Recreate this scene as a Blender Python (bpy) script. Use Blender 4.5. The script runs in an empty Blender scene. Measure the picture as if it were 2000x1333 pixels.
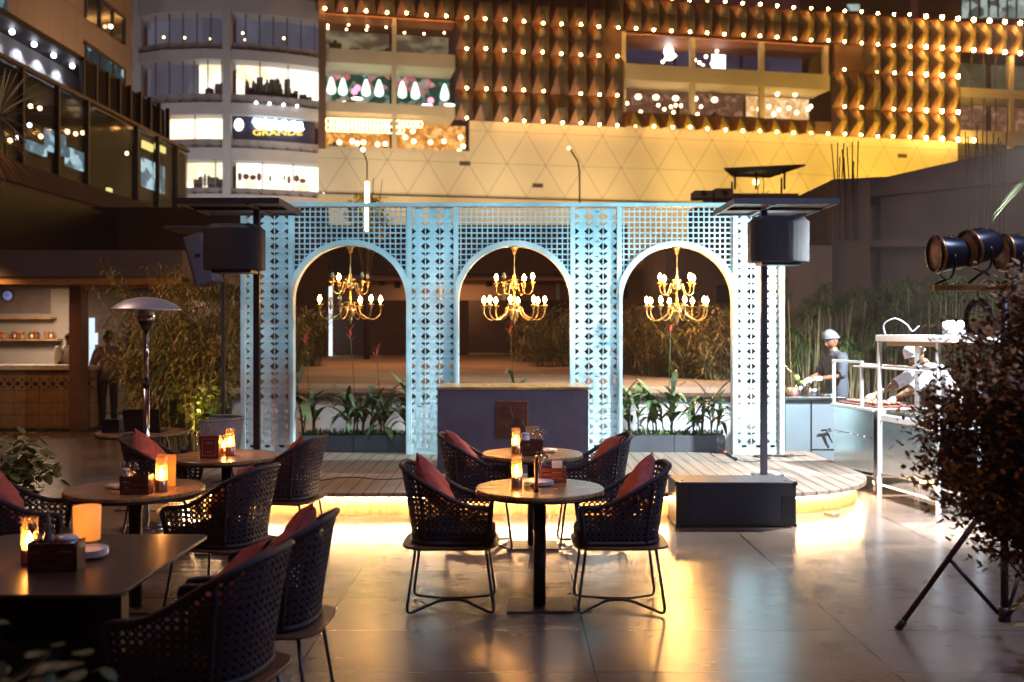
import bpy, bmesh, math, random
from mathutils import Vector, Matrix
random.seed(7)
R = math.radians
C = bpy.context.scene.collection
SC = bpy.context.scene
HC = 1.736; F = 1944.0; HY = 646.0        # eye height, focal length and horizon row of the photograph
# ------------------------------------------------------------------ camera
cd = bpy.data.cameras.new('camera'); cam = bpy.data.objects.new('camera', cd); C.objects.link(cam)
cam.location = (0, 0, HC); cam.rotation_euler = (R(90), 0, 0)
cd.sensor_width = 36; cd.lens = 35.0; cd.shift_y = -20.5/2000
cd.clip_start = .1; cd.clip_end = 600
cd.dof.use_dof = True; cd.dof.focus_distance = 7.6; cd.dof.aperture_fstop = 1.9
SC.camera = cam
SC.render.engine = 'CYCLES'
SC.cycles.use_denoising = True
SC.cycles.sample_clamp_indirect = 6; SC.cycles.sample_clamp_direct = 0
SC.cycles.max_bounces = 8; SC.cycles.transparent_max_bounces = 16
SC.cycles.use_light_tree = True
SC.cycles.caustics_reflective = False; SC.cycles.caustics_refractive = False
# ------------------------------------------------------------------ night sky
w = bpy.data.worlds.new("World"); SC.world = w; w.use_nodes = True
bg = w.node_tree.nodes['Background']; bg.inputs[0].default_value = (.62, .22, .28, 1); bg.inputs[1].default_value = .048
# ------------------------------------------------------------------ exposure
SC.view_settings.view_transform = 'Standard'; SC.view_settings.look = 'None'
SC.view_settings.exposure = 0; SC.view_settings.gamma = 1
# ------------------------------------------------------------------ lamps of the place and added fill lamps
def lamp(name, kind, loc, target, power, col, size=.2, cone=60, blend=.5):
    l = bpy.data.lights.new(name, kind); o = bpy.data.objects.new(name, l); C.objects.link(o)
    o.location = loc; l.energy = power; l.color = col
    if kind == 'SPOT': l.spot_size = R(cone); l.spot_blend = blend; l.shadow_soft_size = size
    elif kind == 'AREA': l.shape = 'DISK'; l.size = size
    else: l.shadow_soft_size = size
    if target is not None:
        o.rotation_euler = (Vector(target)-Vector(loc)).to_track_quat('-Z', 'Y').to_euler()
    return o
# white stage spot out of frame on the right, over the grill
lamp('stage_spot_white', 'SPOT', (5.75, 10.45, 3.9), (3.9, 11.3, .6), 5200, (.90, .97, 1), .12, 100, .5)
lamp('stage_spot_white', 'SPOT', (4.0, 7.5, 4.7), (3.8, 9.6, 0), 8500, (.82, .92, 1), .15, 44, .9)
lamp('stage_spot_white', 'SPOT', (5.3, 10.7, 3.0), (2.2, 12.2, 1.6), 1050, (.45, .88, 1), .12, 70, .9)
# cyan washes on the arched screen, rigged above the guests
lamp('stage_wash_cyan', 'SPOT', (-2.4, 9.5, 5.3), (-2.4, 12.2, 1.75), 430, (.15, .64, .84), .15, 60, .8)
lamp('stage_wash_cyan', 'SPOT', (-.2, 9.5, 5.3), (-.2, 12.2, 1.75), 560, (.18, .68, .88), .15, 60, .8)
lamp('stage_wash_cyan', 'SPOT', (1.9, 9.5, 5.3), (1.9, 12.2, 1.75), 640, (.24, .76, .95), .15, 60, .8)
# unseen fill lamps added to lift the floor, the shadows and the bush
lamp('fill_light', 'AREA', (4.4, 4.6, 5.2), (3.0, 7.2, 0), 210, (.50, .62, 1), 1.2)
lamp('fill_light', 'AREA', (-1.8, 1.0, 4.2), (-1.6, 4.6, .5), 6, (1, .42, .30), .8)
lamp('fill_light', 'AREA', (-6.0, 9.0, 5.5), (-4.6, 9.8, 0), 95, (1, .55, .40), 1.6)
lamp('fill_light', 'AREA', (.6, 5.0, 6.2), (.2, 6.8, 0), 26, (1, .50, .30), 1.6)
lamp('fill_light', 'SPOT', (.9, 2.0, 3.6), (2.4, 4.4, 1.4), 50, (1, .58, .30), .3, 40, .8)  # spot added to brighten the foreground bush
# lights on the garden plants
lamp('plant_light', 'SPOT', (-4.3, 13.2, .25), (-4.1, 13.9, 2.0), 90, (1, .86, .18), .05, 80, .9)
lamp('plant_light', 'SPOT', (-6.4, 10.6, 3.1), (-4.6, 14.0, 1.2), 560, (1, .52, .20), .15, 62, .9)
lamp('plant_light', 'POINT', (2.5, 15.2, 2.4), None, 170, (1, .52, .14), .12)
lamp('plant_light', 'SPOT', (6.9, 12.2, 3.4), (6.4, 15.5, 1.4), 240, (.85, .92, .72), .15, 95, .9)
lamp('building_fill', 'AREA', (10.5, 12.0, 5.5), (7.5, 20.0, 3.2), 120, (1, .70, .60), 1.5)  # area lamp added to brighten the concrete building
lamp('rear_stage_light', 'AREA', (-2.4, 22.0, 6.6), (-2.0, 24, .9), 380, (1, .48, .20), 2.0)
lamp('rear_wall_light', 'SPOT', (-1.6, 12.6, 2.9), (-1.6, 13.6, .5), 28, (.8, .75, .95), .1, 110, .8)
lamp('rear_wall_light', 'SPOT', (2.5, 12.7, 2.9), (2.4, 13.6, .5), 95, (.72, .85, 1), .1, 110, .8)
lamp('plant_light', 'SPOT', (-3.9, 8.2, 1.3), (-4.8, 9.2, 3.6), 150, (1, .62, .30), .1, 70, .9)  # unseen spot added to brighten the fan palm
lamp('building_fill', 'SPOT', (-8.5, 21, .8), (-16, 33, 5.2), 420, (1, .58, .52), .3, 80, 1)  # unseen spot added to lift the dark hall wall
# bar pavilion
lamp('bar_light', 'AREA', (-9.2, 19.2, 2.42), (-9.2, 19.6, 0), 90, (1, .72, .48), .9)
lamp('bar_light', 'AREA', (-6.6, 20.6, 2.4), (-6.6, 20.6, 0), 22, (1, .7, .5), .6)
lamp('bar_light', 'SPOT', (-8.6, 15.9, 2.7), (-8.6, 17.7, .5), 60, (1, .50, .15), .2, 110, .9)
# flood lamps washing the shopping centre
for (fx, fy, fz_, tx, ty, tz, pw, col) in (
        (2, 75, 8, 3, 90.5, 16.3, 14000, (1, .70, .38)), (11, 77, 8, 11, 92.5, 16.3, 14500, (1, .65, .27)), (20, 80, 8, 20, 94.5, 16.4, 16500, (1, .62, .17)),
        (29, 82, 8, 29, 97, 16.6, 19500, (1, .60, .10)), (38, 84, 8, 38, 99, 16.8, 23000, (1, .60, .06)), (-7, 73, 8, -6, 89, 16.4, 13500, (1, .70, .38)), (-15, 71, 8, -15, 87, 16.4, 10500, (1, .74, .46)),
        (46, 88, 20, 44, 101, 24, 2200, (1, .62, .10)), (-28, 66, 12, -26, 86, 22, 4600, (.86, .80, .88)),
        (-15, 49, 8, -25, 54, 18, 5200, (1, .68, .45)), (-22, 70, 6, -21, 87, 14.5, 5200, (1, .90, .72))):
    lamp('flood_lamp', 'SPOT', (fx, fy, fz_), (tx, ty, tz), pw*(1.4 if 16 < tz < 18 else 1.1), col, .6, 62 if 16 < tz < 18 else 105, 1)

# ------------------------------------------------------------------ material helpers
MATS = {}
def M(name, col, rough=.55, metal=0, var=.18, scale=6, bump=0, emit=None, es=0, trans=0, sss=0, coords='Object', spec=None, bscale=None, stretch=None, coat=0):
    if name in MATS: return MATS[name]
    m = bpy.data.materials.new(name); m.use_nodes = True; nt = m.node_tree; N = nt.nodes; L = nt.links
    b = N['Principled BSDF']; b.inputs['Roughness'].default_value = rough; b.inputs['Metallic'].default_value = metal
    tc = N.new('ShaderNodeTexCoord'); no = N.new('ShaderNodeTexNoise'); no.inputs['Scale'].default_value = scale; no.inputs['Detail'].default_value = 6
    src = tc.outputs[coords]
    if stretch:
        mp = N.new('ShaderNodeMapping'); mp.inputs['Scale'].default_value = stretch; L.new(src, mp.inputs[0]); src = mp.outputs[0]
    L.new(src, no.inputs['Vector'])
    rp = N.new('ShaderNodeValToRGB'); rp.color_ramp.elements[0].position = .3; rp.color_ramp.elements[1].position = .7
    rp.color_ramp.elements[0].color = [c*(1-var) for c in col]+[1]; rp.color_ramp.elements[1].color = [min(1, c*(1+var)) for c in col]+[1]
    L.new(no.outputs['Fac'], rp.inputs[0]); L.new(rp.outputs[0], b.inputs['Base Color'])
    if bump:
        bp = N.new('ShaderNodeBump'); bp.inputs['Strength'].default_value = bump; bp.inputs['Distance'].default_value = .01
        n2 = N.new('ShaderNodeTexNoise'); n2.inputs['Scale'].default_value = bscale or scale*5; L.new(src, n2.inputs['Vector'])
        L.new(n2.outputs['Fac'], bp.inputs['Height']); L.new(bp.outputs[0], b.inputs['Normal'])
    if emit: b.inputs['Emission Color'].default_value = list(emit)+[1]; b.inputs['Emission Strength'].default_value = es
    if trans: b.inputs['Transmission Weight'].default_value = trans
    if coat: b.inputs['Coat Weight'].default_value = coat
    if spec is not None: b.inputs['Specular IOR Level'].default_value = spec
    MATS[name] = m; return m
def math_node(nt, op, a, b=None):
    n = nt.nodes.new('ShaderNodeMath'); n.operation = op
    for i, x in enumerate((a, b)):
        if x is None: continue
        if isinstance(x, (int, float)): n.inputs[i].default_value = x
        else: nt.links.new(x, n.inputs[i])
    return n.outputs[0]
def line_mask(nt, coord, period, offset, width):
    """1 on a joint line, 0 elsewhere"""
    a = math_node(nt, 'ADD', coord, -offset); a = math_node(nt, 'DIVIDE', a, period); a = math_node(nt, 'ADD', a, 500.5)
    a = math_node(nt, 'FRACT', a); a = math_node(nt, 'SUBTRACT', a, .5); a = math_node(nt, 'ABSOLUTE', a)
    return math_node(nt, 'LESS_THAN', a, width/period/2)
def darken(m, mask, f):
    nt = m.node_tree; b = nt.nodes['Principled BSDF']; l = b.inputs['Base Color'].links[0]; src = l.from_socket
    mx = nt.nodes.new('ShaderNodeMix'); mx.data_type = 'RGBA'; mx.blend_type = 'MULTIPLY'
    nt.links.new(mask, mx.inputs[0]); nt.links.new(src, mx.inputs[6]); mx.inputs[7].default_value = (f, f, f, 1)
    nt.links.new(mx.outputs[2], b.inputs['Base Color'])
def sepxyz(m, coords='Object'):
    nt = m.node_tree; tc = nt.nodes.new('ShaderNodeTexCoord'); s = nt.nodes.new('ShaderNodeSeparateXYZ'); nt.links.new(tc.outputs[coords], s.inputs[0])
    return nt, s.outputs
def glow(name, col, s):
    if name in MATS: return MATS[name]
    m = bpy.data.materials.new(name); m.use_nodes = True; nt = m.node_tree; nt.nodes.clear()
    e = nt.nodes.new('ShaderNodeEmission'); e.inputs[0].default_value = list(col)+[1]; e.inputs[1].default_value = s
    o = nt.nodes.new('ShaderNodeOutputMaterial'); nt.links.new(e.outputs[0], o.inputs[0]); MATS[name] = m; return m
def lit_room(name, stops, s, scale=(1, 1, 1), vs=1.2, mix=.6):
    """a lit shop interior seen through its window: clumps of light and dark goods"""
    if name in MATS: return MATS[name]
    m = bpy.data.materials.new(name); m.use_nodes = True; nt = m.node_tree; nt.nodes.clear(); N = nt.nodes; L = nt.links
    tc = N.new('ShaderNodeTexCoord'); mp = N.new('ShaderNodeMapping'); mp.inputs['Scale'].default_value = scale; L.new(tc.outputs['Object'], mp.inputs[0])
    vo = N.new('ShaderNodeTexVoronoi'); vo.inputs['Scale'].default_value = vs; L.new(mp.outputs[0], vo.inputs['Vector'])
    no = N.new('ShaderNodeTexNoise'); no.inputs['Scale'].default_value = vs*1.4; no.inputs['Detail'].default_value = 5; L.new(mp.outputs[0], no.inputs['Vector'])
    sp = N.new('ShaderNodeSeparateColor'); L.new(vo.outputs['Color'], sp.inputs[0])
    a = math_node(nt, 'MULTIPLY', sp.outputs[0], mix); b = math_node(nt, 'MULTIPLY', no.outputs['Fac'], 1-mix); c = math_node(nt, 'ADD', a, b)
    rp = N.new('ShaderNodeValToRGB'); el = rp.color_ramp.elements
    while len(el) < len(stops): el.new(.5)
    for e, (p, col) in zip(el, stops): e.position = p; e.color = list(col)+[1]
    L.new(c, rp.inputs[0]); em = N.new('ShaderNodeEmission'); em.inputs[1].default_value = s; L.new(rp.outputs[0], em.inputs[0])
    o = N.new('ShaderNodeOutputMaterial'); L.new(em.outputs[0], o.inputs[0]); MATS[name] = m; return m
# ------------------------------------------------------------------ mesh helpers
class MB:
    def __init__(s): s.v = []; s.f = []; s.m = []; s.s = []
    def add(s, vs, fs, mi=0, smooth=False):
        o = len(s.v); s.v += [tuple(x) for x in vs]
        for f in fs: s.f.append([i+o for i in f]); s.m.append(mi); s.s.append(smooth)
        return s
    def box(s, c, d, rz=0, mi=0, rot=None):
        hx, hy, hz = d[0]/2, d[1]/2, d[2]/2
        P = [Vector((x, y, z)) for x in (-hx, hx) for y in (-hy, hy) for z in (-hz, hz)]
        mt = rot if rot is not None else Matrix.Rotation(rz, 3, 'Z')
        P = [mt @ p + Vector(c) for p in P]
        return s.add(P, [(0, 1, 3, 2), (4, 6, 7, 5), (0, 4, 5, 1), (2, 3, 7, 6), (0, 2, 6, 4), (1, 5, 7, 3)], mi)
    def b2(s, x0, x1, y0, y1, z0, z1, mi=0):
        return s.box(((x0+x1)/2, (y0+y1)/2, (z0+z1)/2), (abs(x1-x0), abs(y1-y0), abs(z1-z0)), 0, mi)
    def tube(s, pts, r, n=8, closed=False, mi=0, caps=True):
        pts = [Vector(p) for p in pts]; k = len(pts); rr = r if isinstance(r, (list, tuple)) else [r]*k
        T = []
        for i in range(k):
            a = pts[(i-1) % k] if (closed or i > 0) else pts[i]; b = pts[(i+1) % k] if (closed or i < k-1) else pts[i]
            t = (b-a); T.append(t.normalized() if t.length > 1e-9 else Vector((0, 0, 1)))
        up = Vector((0, 0, 1)) if abs(T[0].z) < .9 else Vector((1, 0, 0))
        u = T[0].cross(up).normalized(); vs = []
        for i in range(k):
            u = (u - T[i]*u.dot(T[i])); u = u.normalized() if u.length > 1e-6 else T[i].orthogonal().normalized()
            v = T[i].cross(u)
            for j in range(n):
                a = 2*math.pi*j/n; vs.append(pts[i] + (u*math.cos(a)+v*math.sin(a))*rr[i])
        fs = []
        for i in range(k if closed else k-1):
            for j in range(n):
                i2 = (i+1) % k; fs.append((i*n+j, i*n+(j+1) % n, i2*n+(j+1) % n, i2*n+j))
        if caps and not closed: fs += [tuple(range(n-1, -1, -1)), tuple((k-1)*n+j for j in range(n))]
        return s.add(vs, fs, mi, True)
    def cyl(s, p0, p1, r0, r1=None, n=16, mi=0): return s.tube([p0, p1], [r0, r0 if r1 is None else r1], n, False, mi)
    def lathe(s, prof, c=(0, 0, 0), n=24, mi=0, sx=1, sy=1):
        vs = []; k = len(prof)
        for (r, z) in prof:
            for j in range(n):
                a = 2*math.pi*j/n; vs.append((c[0]+r*sx*math.cos(a), c[1]+r*sy*math.sin(a), c[2]+z))
        fs = [(i*n+j, i*n+(j+1) % n, (i+1)*n+(j+1) % n, (i+1)*n+j) for i in range(k-1) for j in range(n)]
        if prof[0][0] > 1e-5: fs.append(tuple(range(n-1, -1, -1)))
        if prof[-1][0] > 1e-5: fs.append(tuple((k-1)*n+j for j in range(n)))
        return s.add(vs, fs, mi, True)
    def prism(s, poly, z0, z1, mi=0):
        n = len(poly); vs = [(x, y, z0) for x, y in poly]+[(x, y, z1) for x, y in poly]
        fs = [tuple(range(n-1, -1, -1)), tuple(range(n, 2*n))]+[(i, (i+1) % n, n+(i+1) % n, n+i) for i in range(n)]
        return s.add(vs, fs, mi)
    def prism_y(s, poly, y0, y1, mi=0):      # polygon in x,z extruded along y
        n = len(poly); vs = [(x, y0, z) for x, z in poly]+[(x, y1, z) for x, z in poly]
        fs = [tuple(range(n)), tuple(range(2*n-1, n-1, -1))]+[(i, n+i, n+(i+1) % n, (i+1) % n) for i in range(n)]
        return s.add(vs, fs, mi)
    def ball(s, c, r, n=10, mi=0, sc=(1, 1, 1), rot=None):
        vs = []; rows = n//2
        for i in range(rows+1):
            ph = math.pi*i/rows
            for j in range(n):
                a = 2*math.pi*j/n; p = Vector((r*math.sin(ph)*math.cos(a)*sc[0], r*math.sin(ph)*math.sin(a)*sc[1], r*math.cos(ph)*sc[2]))
                if rot is not None: p = rot @ p
                vs.append(p+Vector(c))
        fs = [(i*n+j, (i+1)*n+j, (i+1)*n+(j+1) % n, i*n+(j+1) % n) for i in range(rows) for j in range(n)]
        return s.add(vs, fs, mi, True)
    def blade(s, p, d, ln, wd, droop=.3, seg=3, mi=0, side=None):
        p = Vector(p); d = Vector(d).normalized(); sd = Vector(side) if side is not None else d.cross(Vector((0, 0, 1)))
        if sd.length < 1e-4: sd = Vector((1, 0, 0))
        sd.normalize(); vs = []; q = p.copy(); dd = d.copy()
        for i in range(seg+1):
            t = i/seg; wv = wd*.5*math.sin(math.pi*min(1, .12+t*.88))**.8 if i < seg else .0008
            vs += [q-sd*wv, q+sd*wv]; q = q+dd*(ln/seg); dd = (dd+Vector((0, 0, -droop/seg*1.5))).normalized()
        return s.add(vs, [(2*i, 2*i+1, 2*i+3, 2*i+2) for i in range(seg)], mi, False)
    def build(s, name, mats, parent=None, bevel=0, weld=False, solid=0, loc=None, rot=None, sub=0, data=None):
        me = bpy.data.meshes.new(name); me.from_pydata(s.v, [], s.f); me.update()
        mats = mats if isinstance(mats, (list, tuple)) else [mats]
        for m in mats: me.materials.append(m)
        me.polygons.foreach_set('material_index', s.m); me.polygons.foreach_set('use_smooth', s.s); me.update()
        if weld:
            bm = bmesh.new(); bm.from_mesh(me); bmesh.ops.remove_doubles(bm, verts=bm.verts, dist=1e-4); bm.to_mesh(me); bm.free()
        o = bpy.data.objects.new(name, me); C.objects.link(o)
        if parent is not None: o.parent = parent
        if loc is not None: o.location = loc
        if rot is not None: o.rotation_euler = rot
        if bevel:
            b = o.modifiers.new('bevel', 'BEVEL'); b.width = bevel; b.segments = 2; b.limit_method = 'ANGLE'; b.angle_limit = R(50)
        if solid:
            b = o.modifiers.new('solid', 'SOLIDIFY'); b.thickness = solid; b.offset = 0
        if sub: b = o.modifiers.new('sub', 'SUBSURF'); b.levels = sub; b.render_levels = sub
        return o
def tag(o, label, cat, group=None, kind=None):
    o['label'] = label; o['category'] = cat
    if group: o['group'] = group
    if kind: o['kind'] = kind
    return o
def thing(name, label, cat, loc=(0, 0, 0), rz=0, group=None):
    o = bpy.data.objects.new(name, None); C.objects.link(o); o.location = loc; o.rotation_euler = (0, 0, rz); o.empty_display_size = .1
    return tag(o, label, cat, group)
def struct(o): o['kind'] = 'structure'; return o
def dup(root, loc, rz, label=None, group=None):
    r = root.copy(); C.objects.link(r); r.location = loc; r.rotation_euler = (0, 0, rz)
    if label: r['label'] = label
    if group: r['group'] = group
    for ch in [o for o in list(C.objects) if o.parent == root]:
        c = ch.copy(); C.objects.link(c); c.parent = r
        for g in [o for o in list(C.objects) if o.parent == ch]:
            d = g.copy(); C.objects.link(d); d.parent = c
    return r
def px2w(px, py, d): return Vector(((px-1000)/F*d, d, HC+(HY-py)/F*d))
def ground(px, py, z=0): d = F*(HC-z)/(py-HY); return Vector(((px-1000)/F*d, d, z))
def bez(p0, p1, p2, p3, n=12):
    p0, p1, p2, p3 = map(Vector, (p0, p1, p2, p3))
    return [p0*(1-t)**3+p1*3*t*(1-t)**2+p2*3*t*t*(1-t)+p3*t**3 for t in [i/n for i in range(n+1)]]
def smooth_path(pts, n=6):
    pts = [Vector(p) for p in pts]; out = []
    for i in range(len(pts)-1):
        a = pts[max(i-1, 0)]; b = pts[i]; c = pts[i+1]; d = pts[min(i+2, len(pts)-1)]
        for k in range(n):
            t = k/n; out.append(.5*((2*b)+(c-a)*t+(2*a-5*b+4*c-d)*t*t+(3*b-a-3*c+d)*t**3))
    out.append(pts[-1]); return out
def fillet(pts, r, n=5):
    """round the corners of a polyline"""
    pts = [Vector(p) for p in pts]; out = [pts[0]]
    for i in range(1, len(pts)-1):
        a, b, c = pts[i-1], pts[i], pts[i+1]; u = (a-b); v = (c-b); k = min(r, u.length*.45, v.length*.45)
        p, q = b+u.normalized()*k, b+v.normalized()*k
        out += [p*(1-t)**2+b*2*t*(1-t)+q*t*t for t in [j/n for j in range(n+1)]]
    out.append(pts[-1]); return out
def text_mesh(txt, size, depth=.05):
    cu = bpy.data.curves.new('lettering', 'FONT'); cu.body = txt; cu.size = size; cu.extrude = depth; cu.align_x = 'CENTER'; cu.offset = size*.02
    o = bpy.data.objects.new('lettering', cu); C.objects.link(o); dg = bpy.context.evaluated_depsgraph_get()
    me = bpy.data.meshes.new_from_object(o.evaluated_get(dg)); vs = [v.co.copy() for v in me.vertices]; fs = [tuple(p.vertices) for p in me.polygons]
    bpy.data.objects.remove(o); return [(v.x, v.z, v.y) for v in vs], [f[::-1] for f in fs]
# ------------------------------------------------------------------ common materials
rope = M('dark_rope', (.030, .023, .036), .55, 0, .35, 60, .4)
tubem = M('dark_painted_tube', (.025, .022, .032), .35, 0, .2, 12)
wood = M('table_wood', (.40, .235, .10), .2, 0, .48, 4, .10, stretch=(1.2, 20, 2))
seatwood = M('seat_wood', (.15, .075, .04), .4, 0, .25, 6, .1, stretch=(3, 25, 3))
blackpad = M('black_cushion_fabric', (.012, .010, .013), .9, 0, .2, 40, .3)
redfab = M('rust_red_fabric', (.42, .095, .08), .85, 0, .18, 30, .35, bscale=260)
iron = M('dark_iron', (.03, .026, .03), .42, .6, .2, 8)
basem = M('brushed_table_base', (.085, .06, .05), .5, .3, .2, 20)
chrome = M('polished_steel', (.62, .60, .60), .16, 1, .06, 3)
brass = M('aged_brass', (.70, .43, .16), .30, 1, .2, 14)
white = M('white_paint', (.75, .74, .72), .5, 0, .06, 6)
china = M('white_china', (.72, .74, .80), .18, 0, .03, 5)
cream = M('cream_plaster', (.50, .45, .36), .8, 0, .10, .35, .1)
darkwood = M('dark_stained_wood', (.075, .028, .014), .5, 0, .3, 7, .2, stretch=(2, 2, 20))
redwood = M('red_brown_wood', (.24, .055, .025), .45, 0, .25, 8, .2, stretch=(2, 2, 14))
green = M('leaf_green', (.05, .10, .025), .5, 0, .45, 3)
darkgreen = M('dark_leaf_green', (.035, .075, .022), .5, 0, .5, 3)
olive = M('olive_leaf', (.12, .115, .035), .55, 0, .45, 2.5)
bark = M('brown_bark', (.07, .045, .03), .8, 0, .3, 20, .4)
soil = M('dark_soil', (.02, .014, .01), .95, 0, .4, 30, .5)
flame_m = glow('candle_flame', (1, .46, .11), 330)
bulb_m = glow('warm_bulb', (1, .43, .10), 230)
led_m = glow('warm_strip_light', (1, .61, .28), 300)
# ================================================================== GROUND
fm = M('polished_concrete', (.150, .106, .082), .27, 0, .42, .9, 0, coords='Object')
nt, xyz = sepxyz(fm); bs = nt.nodes['Principled BSDF']
jm = math_node(nt, 'MAXIMUM', line_mask(nt, xyz[0], 1.52, -1.10, .013), line_mask(nt, xyz[1], .705, 5.06, .010))
darken(fm, jm, .10)
st1 = nt.nodes.new('ShaderNodeTexNoise'); st1.inputs['Scale'].default_value = 4.3; st1.inputs['Detail'].default_value = 9; st1.inputs['Roughness'].default_value = .75
tc0 = nt.nodes.new('ShaderNodeTexCoord'); nt.links.new(tc0.outputs['Object'], st1.inputs['Vector'])
darken(fm, math_node(nt, 'GREATER_THAN', st1.outputs['Fac'], .60), .72)
n1 = nt.nodes.new('ShaderNodeTexNoise'); n1.inputs['Scale'].default_value = 2.2; n1.inputs['Detail'].default_value = 8; n1.inputs['Roughness'].default_value = .7
tcf = nt.nodes.new('ShaderNodeTexCoord'); nt.links.new(tcf.outputs['Object'], n1.inputs['Vector'])
mpf = nt.nodes.new('ShaderNodeMapping'); mpf.inputs['Scale'].default_value = (.8, 9, 1); nt.links.new(tcf.outputs['Object'], mpf.inputs[0])
n3 = nt.nodes.new('ShaderNodeTexNoise'); n3.inputs['Scale'].default_value = 2.5; n3.inputs['Detail'].default_value = 7; nt.links.new(mpf.outputs[0], n3.inputs['Vector'])
rg = math_node(nt, 'ADD', math_node(nt, 'MULTIPLY', n1.outputs['Fac'], .16), math_node(nt, 'MULTIPLY', n3.outputs['Fac'], .14))
rg = math_node(nt, 'ADD', rg, .075); nt.links.new(rg, bs.inputs['Roughness'])
n2 = nt.nodes.new('ShaderNodeTexNoise'); n2.inputs['Scale'].default_value = 60; n2.inputs['Detail'].default_value = 5; nt.links.new(tcf.outputs['Object'], n2.inputs['Vector'])
bp = nt.nodes.new('ShaderNodeBump'); bp.inputs['Strength'].default_value = .30; bp.inputs['Distance'].default_value = .004
hh = math_node(nt, 'SUBTRACT', math_node(nt, 'MULTIPLY', n2.outputs['Fac'], .5), jm); nt.links.new(hh, bp.inputs['Height']); nt.links.new(bp.outputs[0], bs.inputs['Normal'])
g = MB(); g.add([(-14, -3, 0), (14, -3, 0), (14, 17, 0), (-14, 17, 0)], [(0, 1, 2, 3)])
struct(g.build('terrace_floor', fm))
asph = M('dark_asphalt', (.04, .038, .036), .85, 0, .3, .4, .2)
g = MB(); g.add([(-145, -10, -.03), (145, -10, -.03), (145, 212, -.03), (-145, 212, -.03)], [(0, 1, 2, 3)])
struct(g.build('ground', asph))
# ================================================================== LOW STAGE
SZ = .22
def arc(cx, cy, r, a0, a1, n=16, ry=None): return [(cx+r*math.cos(R(a0+(a1-a0)*i/n)), cy+(ry or r)*math.sin(R(a0+(a1-a0)*i/n))) for i in range(n+1)]
def stage_outline(e=0): # e = inset
    rt = arc(2.45, 10.75, 1.28-e, -90, 0, 18, 1.45-e); lf = arc(-2.35, 10.75, 1.15-e, 180, 270, 14, 1.45-e)
    return lf + rt + [(3.73-e, 12.62), (-3.5+e, 12.62)]
deck = M('deck_boards', (.20, .145, .11), .55, 0, .25, 3, .1, stretch=(6, .5, 1)); nt, xyz = sepxyz(deck)
darken(deck, line_mask(nt, xyz[0], .142, .03, .014), .08)
fasc = M('fascia_wood', (.42, .26, .12), .55, 0, .3, 4, .1, stretch=(9, 9, .5))
st = thing('low_stage', 'low timber deck stage with rounded ends and warm strip light under its front edge', 'stage', (0, 0, 0))
g = MB(); g.prism(stage_outline(0), SZ-.045, SZ); g.build('deck', deck, st, bevel=.004)
g = MB(); g.prism(stage_outline(.10), .0, SZ-.05); g.build('fascia', fasc, st)
ol = stage_outline(.045)[:-2]; g = MB(); pts = [(x, y, SZ-.053) for x, y in ol]
g.tube(pts, .007, 5); g.build('strip_light', led_m, st)
# ================================================================== ARCHED LATTICE SCREEN
SY = 12.2; K = SY/F
scr_m = M('pale_painted_metal', (.47, .585, .615), .5, 0, .34, 1.7, .1)
ZT = HC+(HY-397)*K; XS = [((a-1000)*K, (b-1000)*K) for a, b in ((471, 573), (795, 895), (1114, 1214), (1431, 1531))]
sc = thing('arched_lattice_screen', 'long pale blue lattice screen with three round arches standing on the stage', 'screen', (0, SY, SZ))
ZT -= SZ
def cell(m, x, z, wd, h, t, y=0):
    # cut-out cell: small triangles at the top corners, large triangles at mid height (z = top)
    k = h/.185; zs = [0, .043*k, .063*k, .109*k, .155*k, h]
    for sgn in (1, -1):
        X = (lambda u: x+u) if sgn > 0 else (lambda u: x+wd-u)
        P = lambda u, q: (X(u), y, z-q)
        polys = [[P(t, 0), P(t, zs[1]), P(0, zs[1])], [P(0, zs[1]), P(t, zs[1]), P(t, zs[2]), P(0, zs[2])], [P(0, zs[2]), P(t, zs[2]), P(t, zs[3])],
                 [P(0, zs[4]), P(t, zs[3]), P(t, zs[4])], [P(0, zs[4]), P(t, zs[4]), P(t, zs[5]), P(0, zs[5])]]
        for pl in polys: m.add(pl, [list(range(len(pl)))[::sgn]])
    L_ = [(x+t, y, z-q) for q in zs]; R_ = [(x+wd-t, y, z-q) for q in zs[::-1]]
    m.add(L_+R_, [list(range(12))])
for (xa, xb) in XS:
    m = MB(); st_w = .058; mw = .012; cw = (xb-xa-2*st_w-2*mw)/3; h = .1838; z0 = ZT-.055; rows = int((z0-.06)/h)
    zb = z0-rows*h
    for c in range(3):
        x = xa+st_w+c*(cw+mw)
        for r_ in range(rows): cell(m, x, z0-r_*h, cw, h, .053)
        m.add([(x, 0, zb), (x+cw, 0, zb), (x+cw, 0, 0), (x, 0, 0)], [(0, 1, 2, 3)])
    for c in range(2):
        x = xa+st_w+(c+1)*cw+c*mw; m.add([(x, 0, 0), (x+mw, 0, 0), (x+mw, 0, z0), (x, 0, z0)], [(0, 1, 2, 3)])
    o = m.build('pillar_panel', scr_m, sc, weld=True, solid=.008)
    m = MB()
    for x in (xa, xb-st_w): m.b2(x, x+st_w, -.03, .07, 0, ZT-.05)
    m.b2(xa+st_w, xb-st_w, -.02, .05, ZT-.052, ZT-.05+.001)
    m.build('pillar_frame', scr_m, sc, bevel=.004)
m = MB(); m.b2(XS[0][0], XS[3][1], -.035, .085, ZT-.048, ZT); m.build('top_rail', scr_m, sc, bevel=.005)
ARCH = []
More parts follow.
